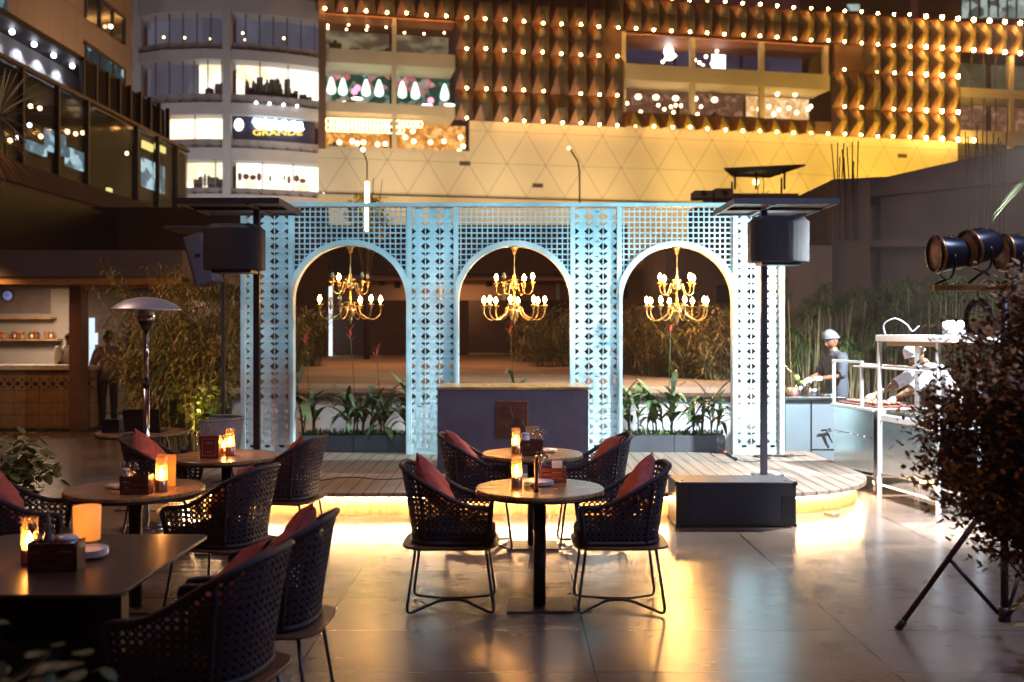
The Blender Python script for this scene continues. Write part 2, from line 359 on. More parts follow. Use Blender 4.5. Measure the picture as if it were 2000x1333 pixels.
for i in range(3):
    xa, xb = XS[i][1], XS[i+1][0]; cx = (xa+xb)/2; RI = (xb-xa)/2-.006; RO = RI+.07; zc = HC+(HY-590)*K-SZ; ARCH.append((cx, zc+RI))
    m = MB(); p = .0655; t = .0155
    n = int((xb-xa)/p); off = (xb-xa-n*p)/2
    for k in range(n+1):
        x = xa+off+k*p
        if x <= xa+.008 or x >= xb-.008: continue
        zz = zc+math.sqrt(max(0, (RO-.01)**2-(x-cx)**2)) if abs(x-cx) < RO-.01 else zc
        m.b2(x-t/2, x+t/2, -.006, .006, zz, ZT-.048)
    z = ZT-.05-p+.01
    while z > zc+.05:
        dz = z-zc; hw = math.sqrt(max(0, (RO-.01)**2-dz*dz)) if dz < RO-.01 else 0
        if hw == 0: m.b2(xa, xb, -.009, .003, z-t/2, z+t/2)
        else:
            if cx-hw > xa: m.b2(xa, cx-hw, -.009, .003, z-t/2, z+t/2); m.b2(cx+hw, xb, -.009, .003, z-t/2, z+t/2)
        z -= p
    m.build('arch_lattice', scr_m, sc)
    m = MB(); N_ = 48; vs = []
    for k in range(N_+1):
        a = math.pi*k/N_
        for (r_, y) in ((RI, -.045), (RO, -.045), (RO, .10), (RI, .10)):
            x = cx+r_*math.cos(a); x = min(max(x, xa-.03), xb+.03); vs.append((x, y, zc+r_*math.sin(a)))
    fs = [(k*4+j, k*4+(j+1) % 4, (k+1)*4+(j+1) % 4, (k+1)*4+j) for k in range(N_) for j in range(4)]
    m.add(vs, fs, 0, False)
    m.b2(xa-.03, xa+.006, -.044, .099, 0, zc); m.b2(xb-.006, xb+.03, -.044, .099, 0, zc)
    m.build('arch_ring', scr_m, sc)
# ================================================================== CHANDELIERS
def chandelier(idx, cx, ztop, rot, label, dead=(), nlow=8, nup=4):
    t = thing('chandelier', label, 'chandelier', (cx, SY+.02, SZ+ztop), R(rot), 'brass candle chandeliers in the arches')
    m = MB()
    m.lathe([(.001, .0), (.062, -.004), (.05, -.02), (.03, -.05), (.026, -.075), (.014, -.09), (.001, -.095)], n=16)
    for k in range(13):   # chain
        z = -.095-k*.0135
        m.tube([(.006*math.cos(a)*(k % 2), .006*math.cos(a)*((k+1) % 2), z-.009+.01*math.sin(a)) for a in [j*math.pi/4 for j in range(8)]], .0016, 4, True)
    m.lathe([(.001, -.25), (.008, -.255), (.010, -.33), (.018, -.37), (.012, -.40), (.030, -.455), (.034, -.47), (.022, -.49), (.045, -.50), (.05, -.515), (.014, -.53), (.010, -.60),
             (.016, -.655), (.009, -.69), (.013, -.76), (.055, -.775), (.065, -.79), (.055, -.81), (.060, -.835), (.042, -.865), (.02, -.88), (.028, -.90), (.02, -.92), (.008, -.935), (.012, -.95), (.001, -.965)], n=18)
    m.build('stem', brass, t)
    k = 0
    for (n, rad, zc_, zt, drop) in ((nup, .255, -.50, -.455, .10), (nlow, .375, -.79, -.735, .12)):
        for a_ in range(n):
            a = 2*math.pi*a_/n+(.4 if n == nup else 0); ca, sa = math.cos(a), math.sin(a)
            prof = [(.045, zc_), (.075, zc_+.045), (.10, zc_+.03), (.125, zc_-.04), (.62*rad, zc_-drop+.015), (.82*rad, zc_-drop+.012), (rad*.98, zc_-.05), (rad, zt-.03)]
            arm = MB(); arm.tube(smooth_path([(r_*ca, r_*sa, z) for r_, z in prof], 4), .0065, 6)
            sp = [(.045+.03*math.cos(q)*(1-q/9), zc_+.075+.03*math.sin(q)*(1-q/9)) for q in [j*.7 for j in range(10)]]
            arm.tube([(r_*ca, r_*sa, z) for r_, z in sp], .004, 5)
            ao = arm.build('arm', brass, t)
            m = MB(); m.lathe([(.001, -.045), (.013, -.04), (.018, -.02), (.016, -.005), (.038, .003), (.043, .012), (.036, .010), (.014, .012), (.012, .045), (.001, .046)], (rad*ca, rad*sa, zt), 12)
            for q in range(6):
                b = a+q*math.pi/3; m.blade((rad*ca+.03*math.cos(b), rad*sa+.03*math.sin(b), zt+.008), (math.cos(b), math.sin(b), .4), .026, .018, .6, 2)
            m.build('candle_cup', brass, ao)
            m = MB(); prof = [(.001, .045), (.013, .048), (.023, .066), (.024, .084), (.014, .108), (.001, .124)]
            m.lathe(prof, (rad*ca, rad*sa, zt), 8)
            m.build('bulb', glassd if k in dead else bulb_m, ao); k += 1
glassd = M('dull_bulb_glass', (.45, .34, .2), .15, 0, .1, 5)
chandelier(0, ARCH[0][0], ARCH[0][1], 20, 'brass two tier chandelier in the left arch, some of its candle bulbs out', (0, 2, 3, 6, 8), 6, 4)
chandelier(1, ARCH[1][0], ARCH[1][1], 38, 'brass two tier chandelier in the middle arch above the dark counter', (2,), 8, 4)
chandelier(2, ARCH[2][0], ARCH[2][1], 5, 'brass two tier chandelier in the right arch near the tall black speaker pole', (), 8, 4)
# ================================================================== COUNTER ON THE STAGE
slate = M('slate_blue_laminate', (.115, .10, .15), .6, 0, .12, 5, .15)
ct = thing('reception_counter', 'slate coloured counter block with a wooden top on the stage', 'counter', (.01, 10.95, SZ))
m = MB(); m.b2(-.80, .80, -.40, .40, 0, .885); m.b2(-.267, -.264, -.4015, -.398, .01, .88); m.build('body', slate, ct, bevel=.006)
m = MB(); m.b2(-.805, .805, -.405, .405, .888, .918); m.build('countertop', wood, ct, bevel=.004)
pq = thing('carved_panel', 'carved red brown wooden panel hung on the front of the slate counter', 'wall panel', (.0, 10.53, .80))
m = MB(); m.b2(-.168, .168, -.012, .012, -.19, .19); m.build('board', M('plaque_wood', (.13, .035, .018), .5, 0, .2, 9), pq, bevel=.003)
m = MB()
for (cx, cz, n, sx, sz) in ((-.06, .07, 4, 1, 1.2), (.07, -.06, 4, 1, 1.25), (.085, .11, 2, 1, 1), (-.09, -.10, 3, .9, 1.1)):
    for k in range(1, n+1):
        r_ = .017*k
        m.tube([(max(-.155, min(.155, cx+sx*r_*(1+.25*math.sin(3*a+k))*math.cos(a))), -.014, max(-.178, min(.178, cz+sz*r_*(1+.2*math.cos(2*a))*math.sin(a)))) for a in [j*2*math.pi/28 for j in range(28)]], .0028, 5, True)
m.build('carving', M('carved_ridge', (.05, .014, .008), .5, 0, .2, 20), pq)
# ================================================================== PLANTERS
plm = M('planter_grey', (.075, .072, .085), .6, 0, .15, 4, .1)
def canna(root, x, y, z, h, n, flower=False, rnd=None):
    rd = rnd or random; m = MB(); s = MB()
    for st_ in range(4):
      h0 = h*rd.uniform(.38, .92); ox, oy = rd.uniform(-.10, .10), rd.uniform(-.06, .06); tx = ox+rd.uniform(-.09, .09)
      s.tube([(ox, oy, z), ((ox+tx)/2, oy, z+h0*.5), (tx, oy, z+h0*.85)], [.011, .008, .004], 6)
      for k in range(7):
        a = rd.uniform(0, 6.28); u = .25+.62*k/7; m.blade((ox+(tx-ox)*u, oy, z+h0*u), (math.cos(a), math.sin(a)*.8, rd.uniform(.3, 1.9)), rd.uniform(.28, .46)*(.6+h*.5), rd.uniform(.05, .085), rd.uniform(.5, 2.0), 6)
    for k in range(0):
        a = rd.uniform(0, 6.28); t = .15+.75*k/n; up = rd.uniform(.7, 1.6)
        p = (x+rd.uniform(-.02, .02), y+rd.uniform(-.02, .02), z+h*t*.8)
        m.blade(p, (math.cos(a), math.sin(a)*.8, up), rd.uniform(.30, .50)*(.6+h*.55), rd.uniform(.055, .10), rd.uniform(.7, 1.8), 6)
    m.build('leaf_blades', canna_m, root); s.build('stalk', green, root)
    if flower:
        f = MB(); fx = x+rd.uniform(-.06, .06); f.tube([(x, y, z+h*.5), (fx, y, z+h*1.25)], .004, 5)
        f.build('flower_stem', green, root); f = MB()
        for k in range(6): f.blade((fx, y, z+h*1.18+.03*k), (math.cos(k*2.4), .3*math.sin(k*2.4), 1.1), .10, .035, .2, 3)
        f.build('flower', M('red_flower', (.55, .09, .05), .6), root)
canna_m = M('broad_leaf_green', (.085, .125, .045), .5, 0, .65, 6)
rd = random.Random(3)
def planter(x0, x1, y, segs, label, glabel):
    p = thing('planter_box', label, 'planter', ((x0+x1)/2, y, SZ)); w_ = (x1-x0)/segs
    for k in range(segs):
        m = MB(); a = -(x1-x0)/2+k*w_; m.b2(a+.003, a+w_-.003, -.14, .14, 0, .205); m.b2(a+.02, a+w_-.02, -.12, .12, .206, .212, 1); m.build('planter_case', [plm, soil], p, bevel=.004)
    gc = MB()
    for _ in range(420):
        gc.blade((rd.uniform(x0, x1), y+rd.uniform(-.12, .12), SZ+.21), (rd.uniform(-1, 1), rd.uniform(-1, 1), rd.uniform(.6, 2)), rd.uniform(.04, .10), .02, .8, 2)
    tag(gc.build('ground_cover', green), glabel, 'ground cover', kind='stuff')
planter(-2.66, -1.28, 12.55, 2, 'dark planter box on the stage behind the left arch', 'low green growth in the planter behind the left arch')
planter(-.66, .70, 12.55, 2, 'dark planter box behind the counter and the middle arch', 'low green growth in the planter behind the middle arch')
planter(1.38, 2.66, 12.55, 2, 'blue grey planter box on the stage behind the right arch', 'low green growth in the planter behind the right arch')
spec = [(-2.56, .95, 9, 1, 'broad leaved plant at the left end of the left planter'), (-2.10, .75, 8, 0, 'bushy broad leaved plant left of the middle of the left planter'),
        (-1.98, 1.0, 8, 1, 'tallest red flowered plant near the middle of the left planter'), (-1.66, .80, 7, 1, 'thin red flowered plant right of the middle of the left planter'),
        (-1.38, 1.02, 9, 0, 'upright yellow green plant at the right end of the left planter'), (.02, 1.05, 8, 1, 'red flowered plant rising just behind the slate counter'),
        (1.50, .78, 8, 0, 'broad leaved plant at the left end of the right planter'), (1.74, .85, 10, 0, 'dense broad leaved plant second from the left in the right planter'),
        (1.98, 1.05, 11, 1, 'red flowered tall plant in the middle of the right planter'), (2.30, .85, 10, 0, 'broad leaved plant with arching leaves right of the middle of the right planter'),
        (2.56, .95, 11, 0, 'leafy plant at the right end of the right planter beside the bright pillar')]
for x, h, n, fl, lb in spec:
    t = thing('canna_plant', lb, 'plant', (x, 12.55, SZ+.2), 0, 'broad leaved plants in the stage planters')
    canna(t, 0, 0, 0, h, n, fl, rd)
# ================================================================== REAR RAISED TERRACE
PZ = .95
reard = M('rear_deck_stone', (.24, .16, .11), .7, 0, .3, .8, .1)
whitew = M('washed_white_wall', (.50, .50, .52), .7, 0, .25, 1.2, .1)
rt = thing('raised_terrace', 'wide raised terrace with a pale front wall behind the arched screen', 'terrace')
poly = [(-3.9, 13.5), (3.6, 13.5), (3.55, 15.2), (1.6, 26), (-1, 38), (-9, 38), (-5.6, 27), (-4.9, 21), (-3.9, 15)]
m = MB(); m.prism(poly, PZ-.06, PZ); m.build('paving', reard, rt)
poly2 = [(x*.985-.02 if x > 0 else x*.985+.02, y+.08 if y < 14 else y-.08) for x, y in poly]
m = MB(); m.prism(poly2, 0, PZ-.061); m.build('front_wall', whitew, rt)
m = MB(); m.b2(-3.9, 3.6, 13.47, 13.52, PZ-.11, PZ-.062); m.build('edge_beam', darkwood, rt)
# ================================================================== CHAIRS
def resample(pts, n):
    d = [0]
    for a, b in zip(pts, pts[1:]): d.append(d[-1]+math.dist(a, b))
    out = []; j = 0
    for i in range(n+1):
        t = d[-1]*i/n
        while j < len(d)-2 and d[j+1] < t: j += 1
        u = (t-d[j])/max(1e-9, d[j+1]-d[j]); out.append(tuple(p+(q-p)*u for p, q in zip(pts[j], pts[j+1])))
    return out
def plan(a, b, xf, n=240):
    pts = [(xf, b)]
    for i in range(n+1):
        th = math.pi*i/n; c, s_ = math.cos(th), math.sin(th)
        pts.append((-a*(abs(s_)**.62), b*math.copysign(abs(c)**.72, c)))
    pts.append((xf, -b)); return resample(pts, n)
PB = plan(.245, .235, .225); PT = plan(.315, .290, .245); NP = 240
def ztop(t):   # t in -1..1 along the wrap
    s_ = max(0, min(1, (abs(t)-.12)/.80)); return .665+.235*(.5+.5*math.cos(math.pi*s_))
ZB = .437
def shell(t, z):
    i = (t+1)/2*NP; i = max(0, min(NP, i)); k = min(int(i), NP-1); f = i-k
    q = (z-ZB)/(.89-ZB); q = max(0, q)**1.25
    xb = PB[k][0]+(PB[k+1][0]-PB[k][0])*f; yb = PB[k][1]+(PB[k+1][1]-PB[k][1])*f
    xt = PT[k][0]+(PT[k+1][0]-PT[k][0])*f; yt = PT[k][1]+(PT[k+1][1]-PT[k][1])*f
    return Vector((xb+(xt-xb)*q, yb+(yt-yb)*q, z))
def weave_mesh():
    wq = random.Random(8); m = MB(); Lw = 1.22; p = .0325; nu = int(Lw/p); nv = 14
    for i in range(nu):
        for j in range(nv):
            t0 = -1+2*i/nu; tc = t0+1/nu; z0 = ZB+.012+j*p
            if z0 > ztop(tc)-.004: continue
            s_ = .17; h = .5; r_ = wq.uniform(.265, .32); jx, jy = wq.uniform(-.03, .03), wq.uniform(-.04, .04)
            outer = [(-h+s_, -h), (h-s_, -h), (h, -h+s_), (h, h-s_), (h-s_, h), (-h+s_, h), (-h, h-s_), (-h, -h+s_)]
            inner = [(jx+r_*math.cos(R(a)), jy+r_*math.sin(R(a))) for a in (-112.5, -67.5, -22.5, 22.5, 67.5, 112.5, 157.5, 202.5)]
            vs = []
            for (u, v) in outer+inner:
                t = tc+u*2/nu; z = z0+p*.5+v*p; z = min(z, ztop(t)-.003); vs.append(shell(t, z))
            m.add(vs, [(k, (k+1) % 8, 8+(k+1) % 8, 8+k) for k in range(8)])
    return m
def make_chair(name, label, group, loc, rz):
    t = thing(name, label, 'chair', loc, rz, group)
    # seat board
    pl = []
    for i in range(40):
        a = 2*math.pi*i/40; c, s_ = math.cos(a), math.sin(a)
        pl.append((-.005+.298*math.copysign(abs(c)**.45, c), .268*math.copysign(abs(s_)**.45, s_)))
    m = MB(); m.prism(pl, .408, .425); m.build('seat_board', seatwood, t, bevel=.006)
    pl = [(.03+.245*math.copysign(abs(math.cos(a))**.5, math.cos(a)), .222*math.copysign(abs(math.sin(a))**.5, math.sin(a))) for a in [2*math.pi*i/40 for i in range(40)]]
    m = MB(); m.prism(pl, .428, .515); m.build('seat_cushion', blackpad, t, bevel=.028)
    weave_mesh().build('woven_back', rope, t, weld=True, solid=.007)
    m = MB(); N_ = 60
    rim = [shell(-.985+1.97*i/N_, ztop(-.985+1.97*i/N_)) for i in range(N_+1)]
    lf, rf = shell(-1, ZB), shell(1, ZB)
    path = [Vector((rf.x*1.0-.005, lf.y, ZB-.008)), Vector((rim[0].x+.02, rim[0].y+.008, .60)), Vector((rim[0].x+.018, rim[0].y+.004, rim[0].z-.01))]+rim[2:-2]+[Vector((rim[-1].x+.018, rim[-1].y-.004, rim[-1].z-.01)), Vector((rim[-1].x+.02, rim[-1].y-.008, .60)), Vector((rf.x-.005, rf.y, ZB-.008))]
    path = smooth_path(path, 2)
    m.tube(path, .0155, 10)
    m.tube([shell(-.99+1.98*i/50, ZB+.006) for i in range(51)], .013, 8)
    for tt in (-.40, .40): m.tube([shell(tt, ZB+(ztop(tt)-ZB)*k/8) for k in range(9)], .0125, 8)
    m.build('back_frame', rope, t)
    m = MB(); m.tube([(-.215, -.19, .398), (.215, -.19, .398)], .008, 6); m.tube([(-.215, .19, .398), (.215, .19, .398)], .008, 6)
    m.tube([(-.2, -.19, .398), (-.2, .19, .398)], .008, 6); m.tube([(.2, -.19, .398), (.2, .19, .398)], .008, 6); m.build('seat_frame', tubem, t)
    for s_ in (-1, 1):
        m = MB(); P = [(-.215, s_*.19, .40), (-.268, s_*.232, .010), (-.07, s_*.018, .045), (.07, s_*.018, .045), (.268, s_*.232, .010), (.215, s_*.19, .40)]
        m.tube(fillet(P, .055, 6), .0092, 8); m.build('sled_leg', tubem, t)
    return t
GC = 'dark woven tub chairs around the tables'
chair0 = make_chair('tub_chair', 'black woven tub chair left of the front middle round table, facing right', GC, (-.375, 6.27, 0), R(0))
CH = [(.665, 6.27, 180, 'black woven tub chair right of the front middle round table, facing left'),
      (-.27, 8.02, 2, 'black woven tub chair left of the round table nearest the counter'),
      (.64, 8.02, 180, 'black woven tub chair right of the round table nearest the counter'),
      (-1.80, 6.20, 163, 'black woven tub chair right of the round table beside the patio heater pole'),
      (-1.80, 7.85, 168, 'black woven tub chair right of the round table with the red menu box'),
      (-2.80, 8.00, 4, 'black woven tub chair left of the round table with the red menu box'),
      (-2.95, 5.98, 18, 'black woven tub chair at the left picture edge, left of a round table'),
      (-1.13, 4.53, 176, 'black woven tub chair at the far right side of the rectangular table'),
      (-1.20, 3.86, 168, 'nearest black woven tub chair, at the near right side of the rectangular table'),
      (-2.16, 3.90, 4, 'black woven tub chair tucked under the left side of the rectangular table')]
chairs = [(-.375, 6.27, 0)]+[(a, b, c) for a, b, c, d in CH]
for a, b, c, lb in CH: dup(chair0, (a, b, 0), R(c), lb)
# scatter cushions
def cushion_mesh(sd):
    rr = random.Random(sd); m = MB(); n = 18; vs = []; S = .197
    for side in (1, -1):
        for i in range(n+1):
            for j in range(n+1):
                u, v = -1+2*i/n, -1+2*j/n
                pin = 1-.10*(1-abs(u)**2)*abs(v)**6-.0
                pin2 = 1-.10*(1-abs(v)**2)*abs(u)**6
                th = .062*((1-u**4)*(1-v**4))**.55
                wr = .008*math.sin(6*u+sd+2*v)*math.sin(5*v+2*sd)*(1-u*u)*(1-v*v)+.010*math.sin(16*math.atan2(v+.1, u+.1)+sd)*max(0, abs(u*v)-.12)-.016*math.exp(-((u*math.cos(sd)+v*math.sin(sd)-.15)/.13)**2)*(1-u**4)*(1-v**4)
                vs.append((side*(th+wr)+.02*u*u*math.cos(sd), S*u*pin2, S*v*pin))
    W = n+1; fs = []
    for s_ in (0, 1):
        o = s_*W*W
        for i in range(n):
            for j in range(n):
                q = (o+i*W+j, o+(i+1)*W+j, o+(i+1)*W+j+1, o+i*W+j+1); fs.append(q if s_ == 0 else q[::-1])
    m.add(vs, fs, 0, True); return m
CU = ['rust red cushion in the chair left of the front middle table', 'creased rust red cushion in the chair right of the front middle table',
      'rust red cushion in the chair left of the table nearest the counter', 'rust red cushion in the chair right of the table nearest the counter',
      'rust red cushion in the chair right of the table beside the patio heater pole', 'folded rust red cushion in the chair right of the table with the red menu box',
      'rust red cushion in the chair left of the table with the red menu box', 'rust red cushion in the chair at the left picture edge',
      'rust red cushion in the far chair at the right side of the rectangular table', 'rust red cushion in the nearest chair of all', 'rust red cushion in the chair under the left side of the rectangular table']
rr = random.Random(5)
for k, ((x, y, a), lb) in enumerate(zip(chairs, CU)):
    o = cushion_mesh(k).build('scatter_cushion', redfab, None, weld=True)
    tl = -34+rr.uniform(-4, 4); M_ = Matrix.Rotation(R(a), 4, 'Z') @ Matrix.Translation((-.095, rr.uniform(-.03, .03), .722)) @ Matrix.Rotation(R(tl), 4, 'Y') @ Matrix.Rotation(R(rr.uniform(22, 48) if k not in (3, 5) else 12), 4, 'X')
    o.matrix_world = Matrix.Translation((x, y, 0)) @ M_
    tag(o, lb, 'cushion', 'rust red scatter cushions')
# ================================================================== ROUND TABLES
def make_table(x, y, r, label):
    t = thing('round_table', label, 'table', (x, y, 0), 0, 'round cafe tables')
    m = MB(); m.lathe([(.001, .722), (r-.012, .722), (r, .728), (r, .744), (r-.006, .75), (.001, .75)], n=72)
    for i, p in enumerate(m.f): pass
    m.s = [False]*len(m.s); m.build('tabletop', wood, t)
    m = MB(); m.lathe([(r-.02, .709), (r+.002, .709), (r+.002, .7215), (r-.02, .7215)], n=72); m.build('rim', iron, t)
    m = MB(); m.b2(-.17, .17, -.17, .17, .700, .708); m.cyl((0, 0, .012), (0, 0, .70), .040, None, 28); m.build('post', tubem, t)
    m = MB(); m.b2(-.205, .205, -.16, .16, 0, .012); m.build('base_plate', basem, t, bevel=.002)
    return t
T1 = make_table(.174, 6.27, .405, 'round wooden table in the front middle with a lit candle and white plates')
T2 = make_table(.165, 8.02, .405, 'round wooden table in the middle nearest the slate counter')
T3 = make_table(-2.36, 6.24, .42, 'round wooden table on the left in front of the patio heater')
T4 = make_table(-2.25, 7.85, .42, 'round wooden table on the left holding the red menu box')
T5 = make_table(-3.62, 9.72, .42, 'round table farthest back on the left holding the laptop')
# rectangular table
dt = M('dark_table_laminate', (.060, .035, .030), .30, 0, .15, 4, .05)
t = thing('rectangular_table', 'dark rectangular table in the left foreground with a glowing orange card', 'table', (-1.96, 4.27, 0))
pl = []
for cx, cy, a0 in ((.44, .50, 0), (-.44, .50, 90), (-.44, -.50, 180), (.44, -.50, 270)): pl += arc(cx, cy, .055, a0, a0+90, 6)
m = MB(); m.prism(pl, .735, .75); m.build('tabletop', dt, t, bevel=.003)
m = MB(); m.b2(-.30, .30, -.04, .04, .02, .734); m.build('leg_panel', iron, t)
m = MB(); m.b2(-.045, .045, -.34, -.045, .02, .733); m.b2(-.045, .045, .045, .34, .02, .733); m.build('leg_panel', iron, t)
m = MB(); m.b2(-.34, .34, -.36, .36, 0, .015); m.build('base_plate', iron, t, bevel=.003)
# ================================================================== TABLEWARE
glass = bpy.data.materials.new('clear_glass'); glass.use_nodes = True; _n = glass.node_tree; _n.nodes.clear()
_g = _n.nodes.new('ShaderNodeBsdfGlossy'); _g.inputs['Roughness'].default_value = .04; _t = _n.nodes.new('ShaderNodeBsdfTransparent'); _t.inputs[0].default_value = (1, .90, .80, 1)
_l = _n.nodes.new('ShaderNodeLayerWeight'); _l.inputs[0].default_value = .42; _x = _n.nodes.new('ShaderNodeMixShader'); _o = _n.nodes.new('ShaderNodeOutputMaterial')
_mm = math_node(_n, 'ADD', math_node(_n, 'MULTIPLY', _l.outputs['Facing'], .45), .05); _n.links.new(_mm, _x.inputs[0])
_n.links.new(_t.outputs[0], _x.inputs[1]); _n.links.new(_g.outputs[0], _x.inputs[2]); _tl = _n.nodes.new('ShaderNodeBsdfTranslucent'); _tl.inputs[0].default_value = (1, .62, .34, 1); _x2 = _n.nodes.new('ShaderNodeMixShader'); _x2.inputs[0].default_value = .16; _n.links.new(_x.outputs[0], _x2.inputs[1]); _n.links.new(_tl.outputs[0], _x2.inputs[2]); _n.links.new(_x2.outputs[0], _o.inputs[0])
copper = M('copper_cup', (.62, .36, .26), .32, .8, .15, 30)
waxm = M('wax', (.7, .55, .4), .5, 0, .05, 8, emit=(1, .42, .10), es=1.6)
def candle(x, y, label, s=1.0, z=.75):
    t = thing('candle_holder', label, 'candle', (x, y, z+.001), 0, 'lit candles in glass cylinders')
    m = MB(); m.lathe([(.001, 0), (.034*s, 0), (.035*s, .004), (.035*s, .062*s), (.031*s, .064*s), (.001, .064*s)], n=28); m.build('copper_base', copper, t)
    m = MB(); m.lathe([(.0335*s, .066*s), (.0335*s, .200*s), (.0315*s, .202*s), (.0310*s, .200*s), (.0310*s, .066*s)], n=32); m.build('glass_tube', glass, t)
    m = MB(); m.lathe([(.001, .066*s), (.024*s, .066*s), (.024*s, .074*s), (.001, .072*s)], n=18); m.build('wax', waxm, t)
    m = MB(); m.lathe([(.001, .076*s), (.009*s, .082*s), (.0150*s, .094*s), (.0125*s, .110*s), (.006*s, .128*s), (.001, .142*s)], n=10); m.build('flame', flame_m, t)
candle(.030, 6.26, 'lit candle in a glass cylinder on the front middle table')
candle(.030, 8.00, 'lit candle in a glass cylinder on the table nearest the counter')
candle(-2.155, 6.12, 'lit candle in a glass cylinder on the table in front of the patio heater', 1.04)
candle(-2.225, 7.86, 'taller lit candle in a glass cylinder beside the red menu box', 1.05)
candle(-2.30, 7.95, 'smaller lit candle half hidden behind the red menu box', .72)
candle(-2.035, 4.20, 'lit candle in a glass cylinder on the rectangular table', .98)
steel = M('cutlery_steel', (.6, .6, .63), .22, 1, .05, 6)
caddym = M('caddy_wood', (.085, .028, .018), .45, 0, .3, 9, .2, stretch=(12, 2, 2))
kraft = M('kraft_card', (.62, .33, .13), .7, 0, .08, 12, emit=(1, .38, .08), es=.0)
def caddy(x, y, rz, label, mat_=None, w_=.15, h=.092):
    t = thing('condiment_caddy', label, 'caddy', (x, y, .751), R(rz), 'wooden caddies on the tables'); mt = mat_ or caddym
    m = MB(); m.b2(-w_/2, w_/2, -.045, .045, 0, .008); m.build('bottom', mt, t)
    for s_ in (-1, 1):
        for k in range(3): m = MB(); m.b2(-w_/2+.007, w_/2-.007, s_*.045-.003, s_*.045+.003, .009+k*h/3, .009+k*h/3+h/3-.006); m.build('slat', mt, t, bevel=.001)
    for s_ in (-1, 1):
        m = MB(); m.b2(s_*w_/2-.0035, s_*w_/2+.0035, -.0485, .0485, .0, h+.008); m.build('end_board', mt, t, bevel=.001)
    return t
def cutlery(x, y, z, label, n=5, sd=1):
    q = random.Random(sd); t = thing('cutlery_bundle', label, 'cutlery', (x, y, z))
    for k in range(n):
        m = MB(); a = q.uniform(0, 6.28); dx, dy = .035*math.cos(a), .03*math.sin(a); bx, by = q.uniform(-.018, .018), q.uniform(-.02, .02); L_ = q.uniform(.15, .18)
        m.tube([(bx, by, 0), (bx+dx*.6, by+dy*.6, L_*.7), (bx+dx*.8, by+dy*.8, L_*.8)], [.0028, .0028, .004], 5)
        m.ball((bx+dx, by+dy, L_), .012, 8, sc=(.9, .35, 1.7)); m.build('spoon' if k % 2 else 'fork', steel, t)
def plates(x, y, label, n=3, r=.085):
    t = thing('plate_stack', label, 'plates', (x, y, .7515))
    for k in range(n):
        z = k*.008; m = MB(); m.lathe([(.001, z), (r*.55, z), (r*.62, z+.003), (r, z+.012), (r, z+.015), (r*.6, z+.0065), (.001, z+.005)], n=36); m.build('plate', china, t)
def white_jar(x, y, z, r, h, label):
    t = thing('ceramic_jar', label, 'jar', (x, y, z)); m = MB()
    m.lathe([(.001, 0), (r*.9, 0), (r, .006), (r, h-.012), (r*.8, h-.006), (.001, h-.006)], n=24); m.build('body', china, t)
    m = MB(); m.lathe([(.001, h-.005), (r*1.05, h-.005), (r*1.08, h+.004), (r*.8, h+.012), (.001, h+.014)], n=24); m.build('lid', china, t)
def card(x, y, z, w_, h, rz, label, mt=None, tilt=8):
    o = MB().box((0, 0, h/2), (w_, .004, h)).build('menu_card', mt or kraft, None, loc=(x, y, z), rot=(R(-tilt), 0, R(rz))); return tag(o, label, 'card')
# front middle table
caddy(.265, 6.48, 6, 'red brown slatted caddy on the front middle table', redwood, .16)
cutlery(.205, 6.46, .762, 'fanned wooden handled cutlery in the caddy on the front middle table', 5, 3)
o = MB().b2(-.034, .034, -.03, .03, 0, .125).build('napkin_pack', china, None, loc=(.262, 6.48, .762), bevel=.004)
o.location.x = .292; tag(o, 'white napkin pack standing in the red brown caddy', 'napkins')
plates(.17, 6.33, 'stack of white plates on the front middle table', 3, .095)
m = thing('menu_stand', 'narrow upright wooden menu stand seen edge on, on the front middle table', 'menu stand', (.148, 6.10, .7505), R(2))
MB().b2(-.012, .012, -.045, .045, 0, .02).build('foot', darkwood, m); MB().b2(-.009, .009, -.05, .05, .021, .215).build('board', redwood, m, bevel=.002)
# table nearest counter
caddy(.155, 7.86, 0, 'dark slatted caddy on the table nearest the counter', None, .175, .12)
white_jar(.105, 7.86, .762, .033, .155, 'white lidded jar in the dark caddy on the table nearest the counter')
cutlery(.215, 7.86, .762, 'upright cutlery in the dark caddy nearest the counter', 5, 5)
card(.165, 7.93, .76, .11, .215, 4, 'kraft paper card lit by candle, in the caddy nearest the counter', None, 5)
plates(.30, 8.06, 'small white plates on the table nearest the counter', 2, .07)
# table in front of heater
caddy(-2.27, 6.02, 3, 'dark slatted caddy on the table in front of the patio heater', None, .165, .105)
cutlery(-2.30, 6.02, .762, 'upright cutlery in the caddy in front of the patio heater', 6, 7)
card(-2.19, 6.30, .752, .125, .20, -6, 'kraft paper card glowing behind the candle in front of the heater', None, 4)
plates(-2.47, 6.22, 'white plates left of the caddy, in front of the patio heater', 2, .075)
white_jar(-2.335, 6.02, .762, .022, .13, 'slim white jar in the caddy in front of the patio heater')
# table with menu box
redp = M('red_printed_card', (.26, .035, .022), .5, 0, .1, 10)
m = thing('menu_box', 'dark red menu box with a pale printed frame beside two candles', 'menu box', (-2.33, 7.70, .7505), R(3))
MB().b2(-.07, .07, -.045, .045, 0, .175).build('box', redp, m, bevel=.003)
q = MB()
for (a, b, c, d) in ((-.052, .052, .150, .153), (-.052, .052, .022, .025), (-.052, -.049, .0251, .1499), (.049, .052, .0251, .1499)): q.b2(a, b, -.047, -.0455, c, d)
q.b2(-.03, .03, -.047, -.0455, .122, .128); q.b2(-.025, .025, -.047, -.0455, .112, .116); q.b2(-.02, .02, -.047, -.0455, .050, .054)
q.build('printed_frame', M('pale_print', (.55, .34, .26), .6), m)
cutlery(-2.44, 7.80, .752, 'pale sticks standing left of the red menu box', 2, 9)
